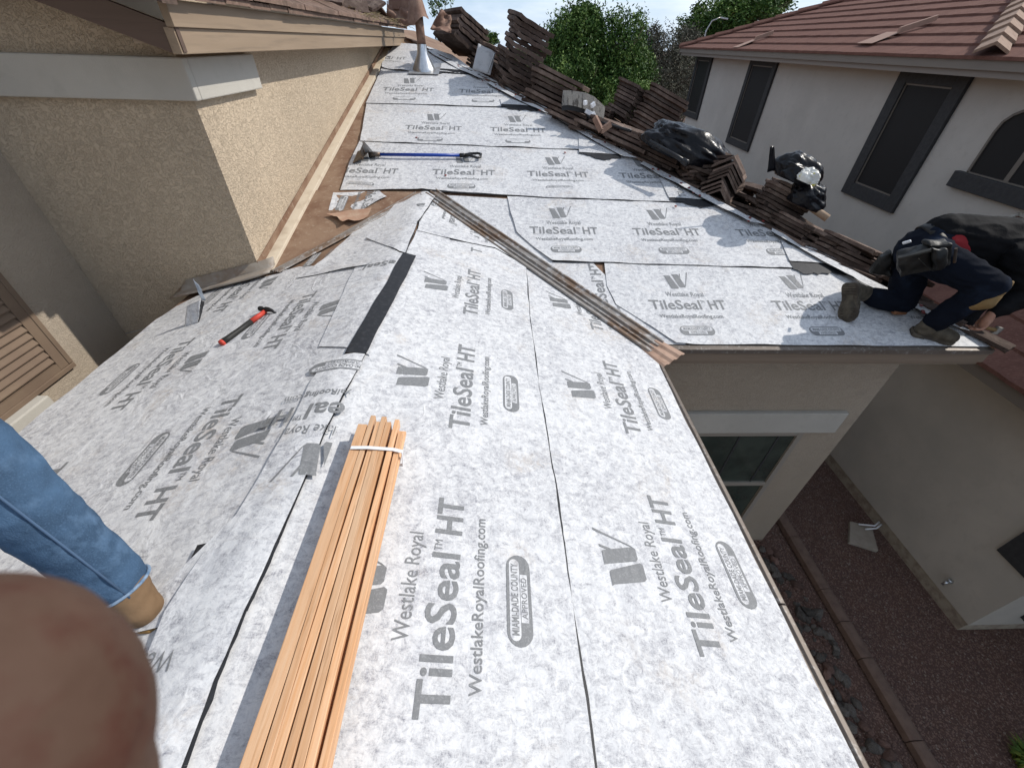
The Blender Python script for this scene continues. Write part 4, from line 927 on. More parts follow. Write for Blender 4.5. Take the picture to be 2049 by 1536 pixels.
# crumpled rusty flashing lying on tiles
def crumple(name, pts, m_, label, cat, seed, amp, nx=10, ny=8, th=.004):
    a, b, c, d = [Vector(p) for p in pts]; m2 = MB(); vs = []
    for j in range(ny+1):
        for i in range(nx+1):
            u, v = i/nx, j/ny; p = (a*(1-u)+b*u)*(1-v)+(d*(1-u)+c*u)*v
            nrm = (b-a).cross(d-a).normalized(); p = p+nrm*amp*(nz3((u*2.2, v*2.2), 1.3, seed)+.4*nz3((u*7, v*7), 1, seed+2)); vs.append(p)
    m2.add(vs, [(j*(nx+1)+i, j*(nx+1)+i+1, (j+1)*(nx+1)+i+1, (j+1)*(nx+1)+i) for j in range(ny) for i in range(nx)])
    o = m2.build(name, m_, smooth=True); md = o.modifiers.new('t', 'SOLIDIFY'); md.thickness = th
    if label: tag(o, label, cat)
    return o
yv = vy+.15
crumple('bent_flashing', [aty(860, 60, yv), aty(882, 18, yv+.1), aty(903, 34, yv+.3), aty(903, 66, yv+.1)], RUST, 'bent rusty flashing sheet leaning behind the vent collar', 'flashing', 3, .12)
crumple('bent_flashing', [aty(775, 45, yv+.5), aty(775, 12, yv+.6), aty(830, 22, yv+.6), aty(832, 52, yv+.5)], RUST, 'long rusty flashing sheet lying left of the vent pipe', 'flashing', 8, .10)
mb = MB(); mb.bar(aty(778, 7, yv+.6), aty(832, 8, yv+.6), .02, .13); o = mb.build('fascia_offcut', RUST, bevel=.004); tag(o, 'straight brown metal strip high up left of the vent pipe', 'metal strip')
mb = MB(); mb.bar(aty(776, 2, yv+.6), aty(777, 28, yv+.6), .03, .03); o = mb.build('pvc_pipe', WHITEP); tag(o, 'thin white upright pipe left of the rusty strip', 'pipe')
# straw and debris on the tiles by the vent
rn = random.Random(9); mb = MB()
for k in range(150):
    u = rn.random(); p = Vector((XF+.05-.5*rn.random()**2+u*.1, 6.2+u*3.0, 0)); p.z = max(CZ+.165+(XF+.05-p.x)*US, zR1(0, p.y)+.03)+rn.uniform(.01, .05)
    d = Vector((rn.uniform(-1, 1), rn.uniform(-1, 1), rn.uniform(-.25, .25)))*.14; mb.tube([p, p+d*.5+Vector((0, 0, .01)), p+d], .003, 4)
o = mb.build('pine_straw', mat('dry_straw', (.30, .24, .13), .8)); tag(o, 'dry straw scattered over the tiles left of the vent pipe', 'straw'); o['kind'] = 'stuff'
# grey sheet panel leaning on the stacks
hb = hipat(962); yy = hb.y-.30
pq = [aty(945, 139, yy), aty(981, 151, yy), aty(991, 106, yy+.15), aty(957, 88, yy+.15)]
o = crumple('sheet_panel', pq, BUCK, 'pale grey metal sheet panel standing between two tile stacks', 'metal sheet', 5, .012, th=.012)
mb = MB(); mb.bar(aty(976, 146, yy-.03), aty(989, 108, yy+.1), .012, .012); o = mb.build('panel_rod', GALV); tag(o, 'thin grey rod along the right edge of the sheet panel', 'rod')
# push broom
bc = [aty(x, y, hipat(1165).y+.15) for x, y in ((1127, 181), (1140, 179), (1156, 182), (1172, 187), (1188, 195), (1203, 206), (1211, 212))]
t = thing('push_broom', 'push broom head with worn grey bristles lying on the tiles', 'broom', bc[3])
mb = MB(); vs = []
toc = (CAM-bc[3]).normalized(); dn_ = Vector((0, 0, -1))
for i, p in enumerate(bc):
    q = p+dn_*.15+toc*.03; 
    for w_ in (0, 1): vs += [p+toc*(.05*w_)+Vector((0, 0, .01*math.sin(i*5))), q+toc*(.07*w_)]
n = len(bc); fs = []
for i in range(n-1):
    a = 4*i; b = a+4; fs += [(a, b, b+1, a+1), (a+2, a+3, b+3, b+2), (a, a+2, b+2, b), (a+1, b+1, b+3, a+3)]
fs += [(0, 1, 3, 2), (4*n-4, 4*n-2, 4*n-1, 4*n-3)]
mb.add(vs, fs); BRM = mat('grey_bristles', (.30, .28, .25), .9, var=[(7, (.10, .09, .08), .52, .62)], bump=(60, 1, .01), stretch=(4, 4, .4)); mb.build('bristles', BRM, t)
mb = MB()
for i in range(n-1): mb.bar(bc[i]+dn_*.165+toc*.05, bc[i+1]+dn_*.165+toc*.05, .07, .03, toc)
mb.build('head', BLACKP, t)
mb = MB(); e = aty(1262, 262, hipat(1262).y+.1); mb.tube([bc[3]+dn_*.17+toc*.10, bc[4]+dn_*.22+toc*.12, e], .016, 8); mb.build('handle', BLACKP, t, smooth=True)
rn = random.Random(21)
for k, (x, y, x2, y2) in enumerate(((1183, 213, 1190, 207), (1172, 222, 1183, 228), (1183, 233, 1190, 226), (1168, 207, 1174, 205))):
    yq = hipat(1175).y; mb = MB(); mb.bar(aty(x, y, yq), aty(x2, y2, yq+.02), .03, .045); o = mb.build('paper_scrap', WHITEP, bevel=.004)
    tag(o, ('small white scrap nearest the broom handle', 'longer white scrap lying below the broom bristles', 'lowest white scrap under the broom', 'dull white scrap highest under the bristles')[k], 'scrap')
# black trash bags
def bag(name, cpt, rad, label, m_, seed, flat=.0):
    bm = bmesh.new(); bmesh.ops.create_icosphere(bm, subdivisions=5, radius=1)
    for v in bm.verts:
        n_ = v.co.normalized(); q = n_*1.0
        d = 1+.35*mnoise.noise(q*1.2+Vector((seed, 0, 0)))+.20*abs(mnoise.noise(Vector((q.x*1.2+q.z, q.y*2.5, q.z*3.0+q.x))+Vector((0, seed, 0))))-.10*abs(mnoise.noise(Vector((q.x*2.5, q.y*6, q.z*7+q.x*3))+Vector((0, 0, seed))))
        v.co = Vector((n_.x*rad[0], n_.y*rad[1], n_.z*rad[2]))*d
        if v.co.z < -rad[2]*.55: v.co.z = -rad[2]*.55
    me = bpy.data.meshes.new(name); bm.to_mesh(me); bm.free()
    for p in me.polygons: p.use_smooth = True
    me.transform(Matrix.Rotation(TH3, 4, 'Y')); me.transform(Matrix.Translation(cpt))
    o = link(name, me, m_); tag(o, label, 'bag'); return o
h = hs(1308, .30, back=.05, up=.31); bag('trash_bag', h, (.50, .34, .20), 'large glossy black trash bag draped over the tile stacks', BAGM, 2.3)
h2 = hs(1518, .22, back=.1, up=.50); bag('trash_bag', h2, (.20, .18, .13), 'small black trash bag on top of the tidy tile stack', BAGM, 6.1)
bag('trash_bag', hs(1560, .20, back=.15, up=.36), (.15, .16, .13), 'crumpled black bag slumped down the right side of the tidy tile stack', BAGM, 9.7)
bag('clear_bag', hs(1521, .16, back=-.12, up=.50), (.085, .07, .07), 'small white and yellow plastic bag in front of the black bag', WBAG, 4.4)
crumple('bag_flap', [aty(1535, 345, h2.y), aty(1552, 340, h2.y), aty(1549, 293, h2.y), aty(1541, 292, h2.y)], BAGM, 'upright black plastic flap behind the small black bag', 'plastic flap', 4, .01, th=.001)
# black pole end and wooden pole
ph = hipat(1345); mb = MB(); mb.tube([aty(1300, 283, ph.y+.1), aty(1345, 308, ph.y-.12), aty(1372, 325, ph.y-.25)], [.020, .020, .024], 10); mb.tube([aty(1366, 321.5, ph.y-.22), aty(1376, 327, ph.y-.27)], .030, 10)
o = mb.build('pole', BLACKP, smooth=True); tag(o, 'black pole sticking out from under the big black bag', 'pole')
ph = hipat(1600); mb = MB(); mb.tube([aty(1585, 388, ph.y+.35), aty(1656, 437, ph.y+.10)], .030, 12)
o = mb.build('wooden_pole', mat('pale_wood_pole', (.42, .31, .21), .6, var=(6, (.32, .22, .15), .4, .7)), smooth=True); tag(o, 'pale wooden pole lying on the tiles below the small black bag', 'pole')
mb = MB(); yq = hipat(1215).y; mb.bar(aty(1190, 235, yq), aty(1203, 262, yq-.1), .03, .06); mb.bar(aty(1203, 262, yq-.1), aty(1222, 248, yq-.05), .03, .06); o = mb.build('bent_bracket', RUST); tag(o, 'brown V-shaped bent bracket among the tiles below the broom', 'bracket')

# roofing shovel
sh = [hit(x, y, P1) for x, y in ((757, 318), (920, 320))]
a = aty(757, 309, sh[0].y-.04); b = aty(922, 311, sh[1].y-.04)
t = thing('roofing_shovel', 'tear-off shovel with blue handle and black D grip lying across the white underlayment', 'shovel', a)
mb = MB(); mb.tube([a, b], .016, 14); mb.build('handle', BLUEP, t, smooth=True)
ax = (b-a).normalized(); upv = Vector((0, -S1, 1)).normalized(); sdv = ax.cross(upv).normalized()
mb = MB(); g0 = b-ax*.01; mb.tube([g0, g0+ax*.06], .021, 12)
mb.tube([g0+ax*.05, g0+ax*.11+upv*.02+sdv*.045, g0+ax*.19+sdv*.055, g0+ax*.22+sdv*.03, g0+ax*.225-sdv*.035, g0+ax*.19-sdv*.055, g0+ax*.11-sdv*.045, g0+ax*.05], [.018, .013, .012, .014, .014, .012, .013, .018], 10)
mb.build('grip', BLACKP, t, smooth=True)
mb = MB(); h0 = a; mb.tube([h0+ax*.02, h0-ax*.10], [.022, .030], 12); mb.build('socket', STEEL, t, smooth=True)
mb = MB(); q = h0-ax*.09
mb.prism([q-sdv*.03+upv*.03, q+sdv*.03+upv*.03, q-ax*.06+sdv*.12+upv*.0, q-ax*.16+sdv*.14-upv*.035, q-ax*.16-sdv*.14-upv*.035, q-ax*.06-sdv*.12], upv*.006)
mb.prism([q-ax*.05+sdv*.12-upv*.01, q-ax*.05-sdv*.12-upv*.01, q-ax*.05-sdv*.12+upv*.09, q-ax*.05+sdv*.12+upv*.09], -ax*.006)
mb.build('blade', STEEL, t, bevel=.002)
mb = MB(); mb.prism([q+ax*.05+upv*.02, q-ax*.045+upv*.02, q-ax*.045+upv*.13, q-ax*.03+upv*.135], sdv*.006); mb.build('fulcrum', GALV, t)

# claw hammer on the left slope
ha = hit(447, 696, P2L)+Vector((0, 0, .03)); hb_ = hit(541, 628, P2L)+Vector((0, 0, .035)); hd_ = (hb_-ha).normalized()
nL = Vector((-S2, 0, 1)).normalized(); hs_ = hd_.cross(nL).normalized()
t = thing('claw_hammer', 'claw hammer with black and red rubber grip lying on the left roof slope', 'hammer', ha)
L_ = (hb_-ha).length
mb = MB(); mb.tube([ha+hd_*.012, ha+hd_*.05, ha+hd_*L_*.35, ha+hd_*L_*.62], [.020, .018, .0155, .0165], 12); mb.build('grip', BLKG, t, smooth=True)
mb = MB(); mb.tube([ha+hd_*L_*.615, ha+hd_*L_*.78, ha+hd_*L_*.93], [.017, .0145, .013], 12); mb.build('handle', REDG, t, smooth=True)
mb = MB(); mb.tube([ha-hd_*.002, ha+hd_*.014], [.019, .0205], 12); mb.build('end_cap', REDG, t, smooth=True)
hc = ha+hd_*(L_*.96)
mb = MB(); mb.tube([hc-hs_*.055+nL*.01, hc-hs_*.040+nL*.01, hc-hs_*.034+nL*.008, hc-hs_*.015+nL*.006, hc+nL*.006, hc+hs_*.022+nL*.006, hc+hs_*.05-nL*.002, hc+hs_*.075-nL*.022], [.016, .0165, .011, .0125, .017, .014, .010, .004], 12); mb.build('head', mat('black_steel', (.03, .03, .032), .4, metal=.5), t, smooth=True)
# bent underlayment tab standing at the wall flashing
q = hit(385, 650, P2L)
t = thing('bent_tab', 'strip of white underlayment bent upright against the wall flashing', 'strip', q)
yt = q.y
def pt(x, y, d=0): return aty(x, y, yt+d)
o = crumple('folded_face', [pt(370, 656, -.02), pt(396, 645, -.02), pt(402, 600, .02), pt(374, 612, .02)], FLEECE, None, None, 2, .01, th=.003); 
def adopt(o, par):
    o.data.transform(Matrix.Translation(-par.location)); o.parent = par
adopt(o, t)
o = crumple('upright_face', [pt(402, 600, .02), pt(410, 601, .06), pt(404, 578, .05), pt(386, 557, .02)], mat('blue_grey_back', (.20, .23, .27), .5), None, None, 7, .008, th=.002); adopt(o, t)
o = crumple('edge_face', [pt(396, 645, -.02), pt(399, 643, .04), pt(409, 604, .06), pt(402, 600, .02)], BUTYL, None, None, 9, .004, th=.002); adopt(o, t)

# ================================================================== BUNDLE OF BATTENS
by0, by1 = -.95, 1.10
ba = Vector((-.600, -.95, 0)); 
t = thing('batten_bundle', 'bundle of new reddish fir battens tied with white strap lying beside the ridge', 'lumber', (-.45, 0, zRG(-.45, 0)))
sR = Matrix.Rotation(math.atan(S2)*.35, 3, 'Y')
org = Vector((-.433, 0, zRG(-.56, 0)+.012))
rn = random.Random(4); bx_ = 0
bw, bt = .038, .0185
# rows: (offset across, height, width, thickness, end y, lean)
rows = []
zc = 0
lay0 = [-.053, -.013, .027, .067]
for i, x_ in enumerate(lay0): rows.append((x_, 0, .038, .019, 1.08+rn.uniform(-.02, .02)))
for i, x_ in enumerate([-.053, -.014, .027, .068]): rows.append((x_, .020, .037, .0185, 1.085+rn.uniform(-.03, .02)))
tops = [(-.056, .040, .034, .037, 1.085), (-.028, .040, .018, .040, 1.13), (-.007, .040, .021, .038, 1.10), (.0145, .040, .019, .040, 1.125), (.035, .0402, .020, .038, 1.10), (.056, .040, .018, .039, 1.115), (.076, .040, .017, .030, 1.065)]
rows += tops
for i, (x_, z_, w_, h_, ye_) in enumerate(rows):
    sk = rn.uniform(-.004, .004); n = 8; mb = MB(); vs = []
    for j in range(n+1):
        y_ = -.95+(ye_+.95)*j/n; dx = .0025*math.sin(j*.8+i*2)+sk*j/n-.010*max(0, y_); dz = .0015*math.sin(j*1.1+i)
        fan = 1+.0*j
        for (a_, b_) in ((-.5, 0), (.5, 0), (.5, 1), (-.5, 1)):
            p = sR @ Vector(((x_+a_*w_*.93+dx)*1.06, 0, z_+b_*h_*.97+dz)); vs.append((org.x+p.x-.055*(1-(y_+.95)/2.05)*0, y_, org.z+p.z))
    fs = [(0, 1, 2, 3), (4*n+3, 4*n+2, 4*n+1, 4*n)]
    for j in range(n):
        for k in range(4): a_ = 4*j+k; b_ = 4*j+(k+1) % 4; fs.append((a_, b_, b_+4, a_+4))
    mb.add(vs, fs); o = mb.build('batten', LUMB, t, bevel=.0018)
mb = MB(); pr = [(-.076, -.001), (.088, -.001), (.089, .072), (.06, .081), (-.02, .084), (-.075, .079)]
pts = [org+Vector((0, .965, 0))+sR @ Vector((x*1.06, 0, z)) for x, z in pr]
for i in range(len(pts)): mb.bar(pts[i], pts[(i+1) % len(pts)], .013, .0025, (0, 0, 1) if abs(pr[i][1]-pr[(i+1) % len(pts)][1]) < .03 else (1, 0, 0))
mb.build('strap', WHITEP, t)

# ================================================================== PEOPLE
def capsule(mb, a, ra, b, rb, n=16):
    a = Vector(a); b = Vector(b); d = b-a; L = d.length; dn = d/L if L > 1e-6 else Vector((0, 0, 1)); ps = []; rs = []
    for k in range(5):
        t_ = math.pi/2*(1-k/5); ps.append(a-dn*ra*math.sin(t_)); rs.append(max(.0004, ra*math.cos(t_)))
    ps += [a, b]; rs += [ra, rb]
    for k in range(1, 6):
        t_ = math.pi/2*k/5; ps.append(b+dn*rb*math.sin(t_)); rs.append(max(.0004, rb*math.cos(t_)))
    mb.tube(ps, rs, n)
def flesh(name, chains, m_, parent, vox=.010, sm=4, wr=0, wsc=9, seed=1, ell=()):
    """one continuous skin grown over tapered limbs; wr = cloth wrinkles"""
    mb = MB()
    for ch in chains:
        for i in range(len(ch)-1): capsule(mb, ch[i][0], ch[i][1], ch[i+1][0], ch[i+1][1])
    me = mb.me(name)
    if ell:
        bm = bmesh.new(); bm.from_mesh(me)
        for (c, rad, rot) in ell:
            M4 = Matrix.LocRotScale(Vector(c), rot, Vector(rad)); bmesh.ops.create_icosphere(bm, subdivisions=3, radius=1, matrix=M4)
        bm.to_mesh(me); bm.free()
    ob = bpy.data.objects.new(name, me); COL.objects.link(ob)
    r_ = ob.modifiers.new('r', 'REMESH'); r_.mode = 'VOXEL'; r_.voxel_size = vox
    s_ = ob.modifiers.new('s', 'SMOOTH'); s_.iterations = sm; s_.factor = .6
    bpy.context.view_layer.update()
    m2 = bpy.data.meshes.new_from_object(ob.evaluated_get(bpy.context.evaluated_depsgraph_get()))
    bpy.data.objects.remove(ob)
    if wr:
        m2.update(); ns = [v.normal.copy() for v in m2.vertices]
        for v, n_ in zip(m2.vertices, ns):
            p = v.co; q = mnoise.noise(Vector((p.x*wsc*.6+seed, p.y*wsc, p.z*wsc*1.7)))
            v.co = v.co+n_*wr*(1-2*abs(q))*.8
    for p in m2.polygons: p.use_smooth = True
    m2.name = name; m2.materials.clear()
    return link(name, m2, m_, parent)
SKIN = mat('skin', (.36, .20, .14), .55, var=(14, (.30, .15, .10), .4, .7), bump=(90, .2, .002))
DENIMD = mat('dark_denim', (.006, .008, .014), .95, bump=[(180, .4, .002), (9, .5, .012)], var=[(5, (.018, .028, .05), .5, .75)], spec=.1)
DENIM = mat('blue_denim', (.042, .077, .130), .9, bump=[(260, .7, .002), (14, .5, .012)], var=[(5, (.075, .14, .235), .42, .68), (16, (.10, .17, .27), .52, .72), (300, (.08, .14, .23), .5, .8)], spec=.1)
SHIRT = mat('black_shirt', (.005, .005, .006), .85, spec=.15, bump=[(12, .6, .015), (180, .3, .001)])
OLIVE = mat('dark_olive_boot', (.10, .085, .062), .75, bump=[(60, .4, .004)], var=(12, (.05, .042, .03), .4, .6))
SOLE = mat('rubber_sole', (.055, .045, .035), .85, bump=[(50, 1, .006)], var=(16, (.10, .085, .065), .45, .6))
LEATH = mat('black_leather', (.008, .008, .0075), .5, bump=[(25, .6, .008), (120, .3, .002)], var=(8, (.03, .029, .026), .45, .7))
TANPAD = mat('tan_pad', (.20, .13, .055), .8, bump=(60, .4, .003), var=(9, (.20, .12, .045), .4, .6))

def YP(x, y, d): return aty(x, y, d)
kn = hit(1806, 617, P1)
roofer = thing('person', 'roofer in black shirt and dark jeans kneeling at the hip end, wearing a tool belt', 'person', kn)
ankK = YP(1738, 592, 2.72); kneeK = YP(1805, 607, 2.66); hipK = YP(1832, 508, 2.86)
hipN = YP(1868, 516, 2.60); kneeN = YP(1984, 572, 2.34); ankN = YP(1858, 652, 2.41)
pel = YP(1846, 500, 2.74); waist = YP(1895, 478, 2.72); chest = YP(1985, 490, 2.68); neck = YP(2078, 478, 2.68); hed = YP(2140, 520, 2.66)
shN = YP(2045, 520, 2.46); elN = YP(2052, 590, 2.36); haN = YP(1984, 628, 2.30)
shF = YP(2035, 480, 2.88); elF = YP(1990, 570, 2.80); haF = YP(1925, 655, 2.56)
def fingers(w_, d_, up_, ln=.085, curl=.5, spread=.018):
    d_ = d_.normalized(); sd = d_.cross(up_).normalized(); up_ = sd.cross(d_).normalized(); out_ = [[(w_, .026), (w_+d_*.045, .030), (w_+d_*.075, .026)]]
    for i, L in zip((-1.5, -.5, .5, 1.5), (.8, 1, .95, .75)):
        b_ = w_+d_*.075+sd*i*spread; m1 = b_+d_*ln*.45*L-up_*ln*.12*curl; m2_ = m1+(d_*(1-curl)-up_*curl).normalized()*ln*.32*L; m3 = m2_+(d_*(.6-curl)-up_*.9).normalized()*ln*.25*L
        out_.append([(b_-d_*.02, .011), (b_, .0105), (m1, .0095), (m2_, .0085), (m3, .0075)])
    tb = w_+d_*.02-sd*.03; out_.append([(w_+d_*.01-sd*.012, .014), (tb+d_*.03-sd*.012, .012), (tb+d_*.06-sd*.012-up_*.012, .0095)])
    return out_
body = [[(pel, .10), (waist, .095), (chest, .11), (neck, .06), (hed+Vector((-.02, 0, 0)), .07)],
        [(chest, .09), (shN, .05), (elN, .034), (haN, .022)], [(chest, .09), (shF, .05), (elF, .036), (haF, .026)],
        [(pel, .09), (hipK, .07), (kneeK, .045), (ankK, .035)], [(pel, .09), (hipN, .07), (kneeN, .045), (ankN, .035)]]
body += fingers(haN, Vector((-.1, -.15, -.9)), Vector((1, -.3, 0)), curl=.8) + fingers(haF, Vector((.6, -.7, -.15)), Vector((0, -.2, 1)), curl=.55)
flesh('body', body, SKIN, roofer, .006, 2, ell=[(hed, (.10, .085, .12), Matrix.Rotation(.9, 3, 'Y').to_quaternion()), (hed+Vector((.10, 0, -.02)), (.018, .014, .025), None)])
flesh('hair', [[(hed+Vector((-.035, 0, .05)), .085), (hed+Vector((.0, 0, .075)), .07)]], mat('black_hair', (.012, .01, .009), .7), roofer, .01, 2)
flesh('shirt', [[(waist+Vector((-.035, .01, .035)), .118), (waist+Vector((.04, 0, .02)), .135), (chest+Vector((0, 0, .0)), .175), (neck+Vector((-.10, 0, -.02)), .14)], [(waist+Vector((.10, 0, -.05)), .12), (chest+Vector((.05, -.02, -.14)), .17), (chest+Vector((.25, -.02, -.12)), .13)],
        [(chest+Vector((.1, -.06, 0)), .13), (shN, .095), (elN, .075), (haN+(elN-haN)*.10, .040)], [(chest+Vector((.1, .06, 0)), .13), (shF, .09), (elF, .060), (haF+(elF-haF)*.12, .038)]], SHIRT, roofer, .009, 3, wr=.014, wsc=10, seed=3)
flesh('undershirt', [[(waist+Vector((-.035, -.035, -.015)), .112), (waist+Vector((.03, -.040, -.045)), .112)]], mat('red_cloth', (.22, .012, .016), .8, bump=(20, .4, .01)), roofer, .01, 2, wr=.004, wsc=14)
flesh('jeans', [[(waist+Vector((-.06, 0, -.02)), .13), (pel, .15), (hipK, .125), (kneeK+(hipK-kneeK)*.35, .10), (kneeK+Vector((0, 0, .01)), .076), (ankK+(kneeK-ankK)*.4, .072), (ankK+(kneeK-ankK)*.12, .062)],
        [(pel, .15), (hipN, .122), (kneeN+(hipN-kneeN)*.3, .098), (kneeN, .080), (ankN+(kneeN-ankN)*.6, .078), (ankN+(kneeN-ankN)*.15, .070)]], DENIMD, roofer, .009, 3, wr=.010, wsc=13, seed=8)
# boots
def boot(parent, heel, toe, up_, ank, m_, ms, hgt=.10, wd=.048, sole_t=.028, mst=None, lace=True):
    heel = Vector(heel); toe = Vector(toe); d = (toe-heel); L = d.length; d.normalize(); up_ = Vector(up_); up_ = (up_-d*up_.dot(d)).normalized(); sd = d.cross(up_)
    flesh('boot', [[(heel+d*L*.18+up_*.055, wd*.88), (heel+d*L*.45+up_*.06, wd*.92), (heel+d*L*.66+up_*.045, wd*1.0), (heel+d*L*.84+up_*.040, wd*.86)], [(heel+d*L*.2+up_*.06, wd*.85), (Vector(ank), wd*1.02)]], m_, parent, .007, 3, wr=.002, wsc=22, ell=())
    prof = [(0, .55), (.03, .8), (.12, .92), (.3, .84), (.45, .80), (.62, 1.0), (.75, 1.08), (.88, .95), (.96, .68), (1.0, .3)]
    mb = MB(); top = [heel+d*L*u-sd*w_*wd for u, w_ in prof]+[heel+d*L*u+sd*w_*wd for u, w_ in reversed(prof)]
    mb.prism([p+up_*sole_t*.35 for p in top], up_*sole_t*.75)
    hp = [p for p in [heel+d*L*u-sd*w_*wd*.98 for u, w_ in prof[:4]]+[heel+d*L*u+sd*w_*wd*.98 for u, w_ in reversed(prof[:4])]]; mb.prism([p for p in hp], up_*sole_t*.35)
    fp = [heel+d*L*u-sd*w_*wd*.98 for u, w_ in prof[5:]]+[heel+d*L*u+sd*w_*wd*.98 for u, w_ in reversed(prof[5:])]; mb.prism(fp, up_*sole_t*.35)
    for u in (.06, .12, .18, .24, .62, .69, .76, .83, .9):
        w_ = .8 if u < .95 else .5; mb.bar(heel+d*L*u-sd*wd*w_-up_*.003, heel+d*L*u+sd*wd*w_-up_*.003, .012, .008, up_)
    mb.build('sole', ms, parent, bevel=.003)
    mb = MB()
    for q in range(4):
        c_ = heel+d*L*(.40+.07*q)+up_*(.098-.009*q); mb.tube([c_-sd*wd*.55-up_*.006, c_+up_*.007, c_+sd*wd*.55-up_*.006], .0035, 6)
    mb.build('laces', ms, parent)
# kneeling foot: sole faces left, toe on the roof
toeK = hit(1692, 648, P1)+Vector((0, 0, .015)); heelK = YP(1702, 566, 2.66)
boot(roofer, heelK, toeK, Vector((.80, .60, -.1)), ankK+Vector((.0, 0.03, .0)), OLIVE, SOLE, wd=.058)
hN = hit(1818, 668, P1)+Vector((0, 0, .012)); tN = hit(1903, 688, P1)+Vector((0, 0, .012)); 
boot(roofer, hN+(hN-tN)*.0, tN, (0, -.22, 1), ankN, OLIVE, SOLE, wd=.056)
# knee pad, patch, belt with pouches
kp = YP(1960, 600, 2.27); mb = MB(); a = YP(1932, 616, 2.32); b = YP(2022, 566, 2.30); mid = YP(1975, 606, 2.28)
flesh('knee_pad', [[(a, .022), (mid, .040), (b, .016)]], TANPAD, roofer, .008, 3, wr=.004, wsc=20)
mb = MB(); q = kneeK+Vector((-.02, -.04, -.055)); mb.box(q-Vector((.05, .02, .012)), q+Vector((.05, .02, .018))); mb.build('knee_patch', mat('brown_patch', (.22, .10, .05), .7), roofer, bevel=.01)
bc_ = (waist*.45+pel*.55); ax_ = (waist-pel).normalized(); s1_ = ax_.cross(Vector((0, 1, 0))).normalized(); s2_ = ax_.cross(s1_).normalized()
mb = MB(); ring = [bc_+s1_*.158*math.cos(2*math.pi*k/24)+s2_*.165*math.sin(2*math.pi*k/24) for k in range(24)]
vs = [p+ax_*q for p in ring for q in (-.028, .028)]; mb.add(vs, [(2*k, 2*((k+1) % 24), 2*((k+1) % 24)+1, 2*k+1) for k in range(24)])
o = mb.build('tool_belt', LEATH, roofer, smooth=True); md = o.modifiers.new('t', 'SOLIDIFY'); md.thickness = .008
def pouch(c4, depth, name='pouch'):
    P_ = [Vector(p) for p in c4]; nrm = (P_[1]-P_[0]).cross(P_[3]-P_[0]).normalized()
    if nrm.dot(CAM-P_[0]) < 0: nrm = -nrm
    mb = MB(); mb.prism(P_, -nrm*depth); me = mb.me(name); ob = bpy.data.objects.new(name, me); COL.objects.link(ob)
    r_ = ob.modifiers.new('r', 'REMESH'); r_.mode = 'VOXEL'; r_.voxel_size = .006; s_ = ob.modifiers.new('s', 'SMOOTH'); s_.iterations = 22; s_.factor = .6
    bpy.context.view_layer.update(); m2 = bpy.data.meshes.new_from_object(ob.evaluated_get(bpy.context.evaluated_depsgraph_get())); bpy.data.objects.remove(ob)
    ns = [v.normal.copy() for v in m2.vertices]
    for v, n_ in zip(m2.vertices, ns): v.co = v.co+n_*.018*mnoise.noise(Vector((v.co.x*17, v.co.y*17, v.co.z*11)))
    for p in m2.polygons: p.use_smooth = True
    link(name, m2, LEATH, roofer); return nrm, P_
yP = 2.44
n1, p1_ = pouch([YP(1796, 515, yP+.07), YP(1863, 499, yP), YP(1863, 542, yP), YP(1802, 556, yP+.05)], .09)
mb = MB(); mb.bar(p1_[0]+n1*.006, p1_[1]+n1*.006, .012, .03, n1); mb.bar(YP(1838, 517, yP-.005), YP(1862, 541, yP-.005), .003, .006, n1); mb.build('pouch_seam', mat('worn_leather_edge', (.035, .034, .03), .6), roofer, bevel=.002)
n2, p2_ = pouch([YP(1864, 492, yP+.01), YP(1908, 488, yP), YP(1904, 530, yP), YP(1868, 545, yP+.01)], .09)
pouch([YP(1872, 500, yP-.05), YP(1898, 498, yP-.05), YP(1896, 540, yP-.05), YP(1875, 543, yP-.05)], .05)
n3, p3_ = pouch([YP(1762, 515, 2.86), YP(1786, 505, 2.84), YP(1784, 554, 2.80), YP(1742, 548, 2.86)], .07)
mb = MB(); mb.tube([YP(1913, 497, yP), YP(1910, 525, yP)], .008, 8); mb.build('hammer_loop', STEEL, roofer)
mb = MB(); mb.bar(YP(1806, 487, 2.66), YP(1823, 482, 2.63), .018, .014, (0, -1, .3)); mb.build('cloth_tag', WHITEP, roofer, bevel=.004)
# brush in the near hand
bb = haN+Vector((.0, -.02, -.09)); be = YP(2000, 662, 2.27)
t = thing('hand_brush', 'short wooden handled brush held down by the kneeling roofer', 'brush', be)
mb = MB(); mb.tube([bb, bb+(be-bb)*.7], [.011, .014], 8); mb.build('handle', TANPAD, t, smooth=True)
mb = MB(); mb.bar(bb+(be-bb)*.68, be, .05, .022, (0, -1, 0)); mb.build('bristles', BRM, t)
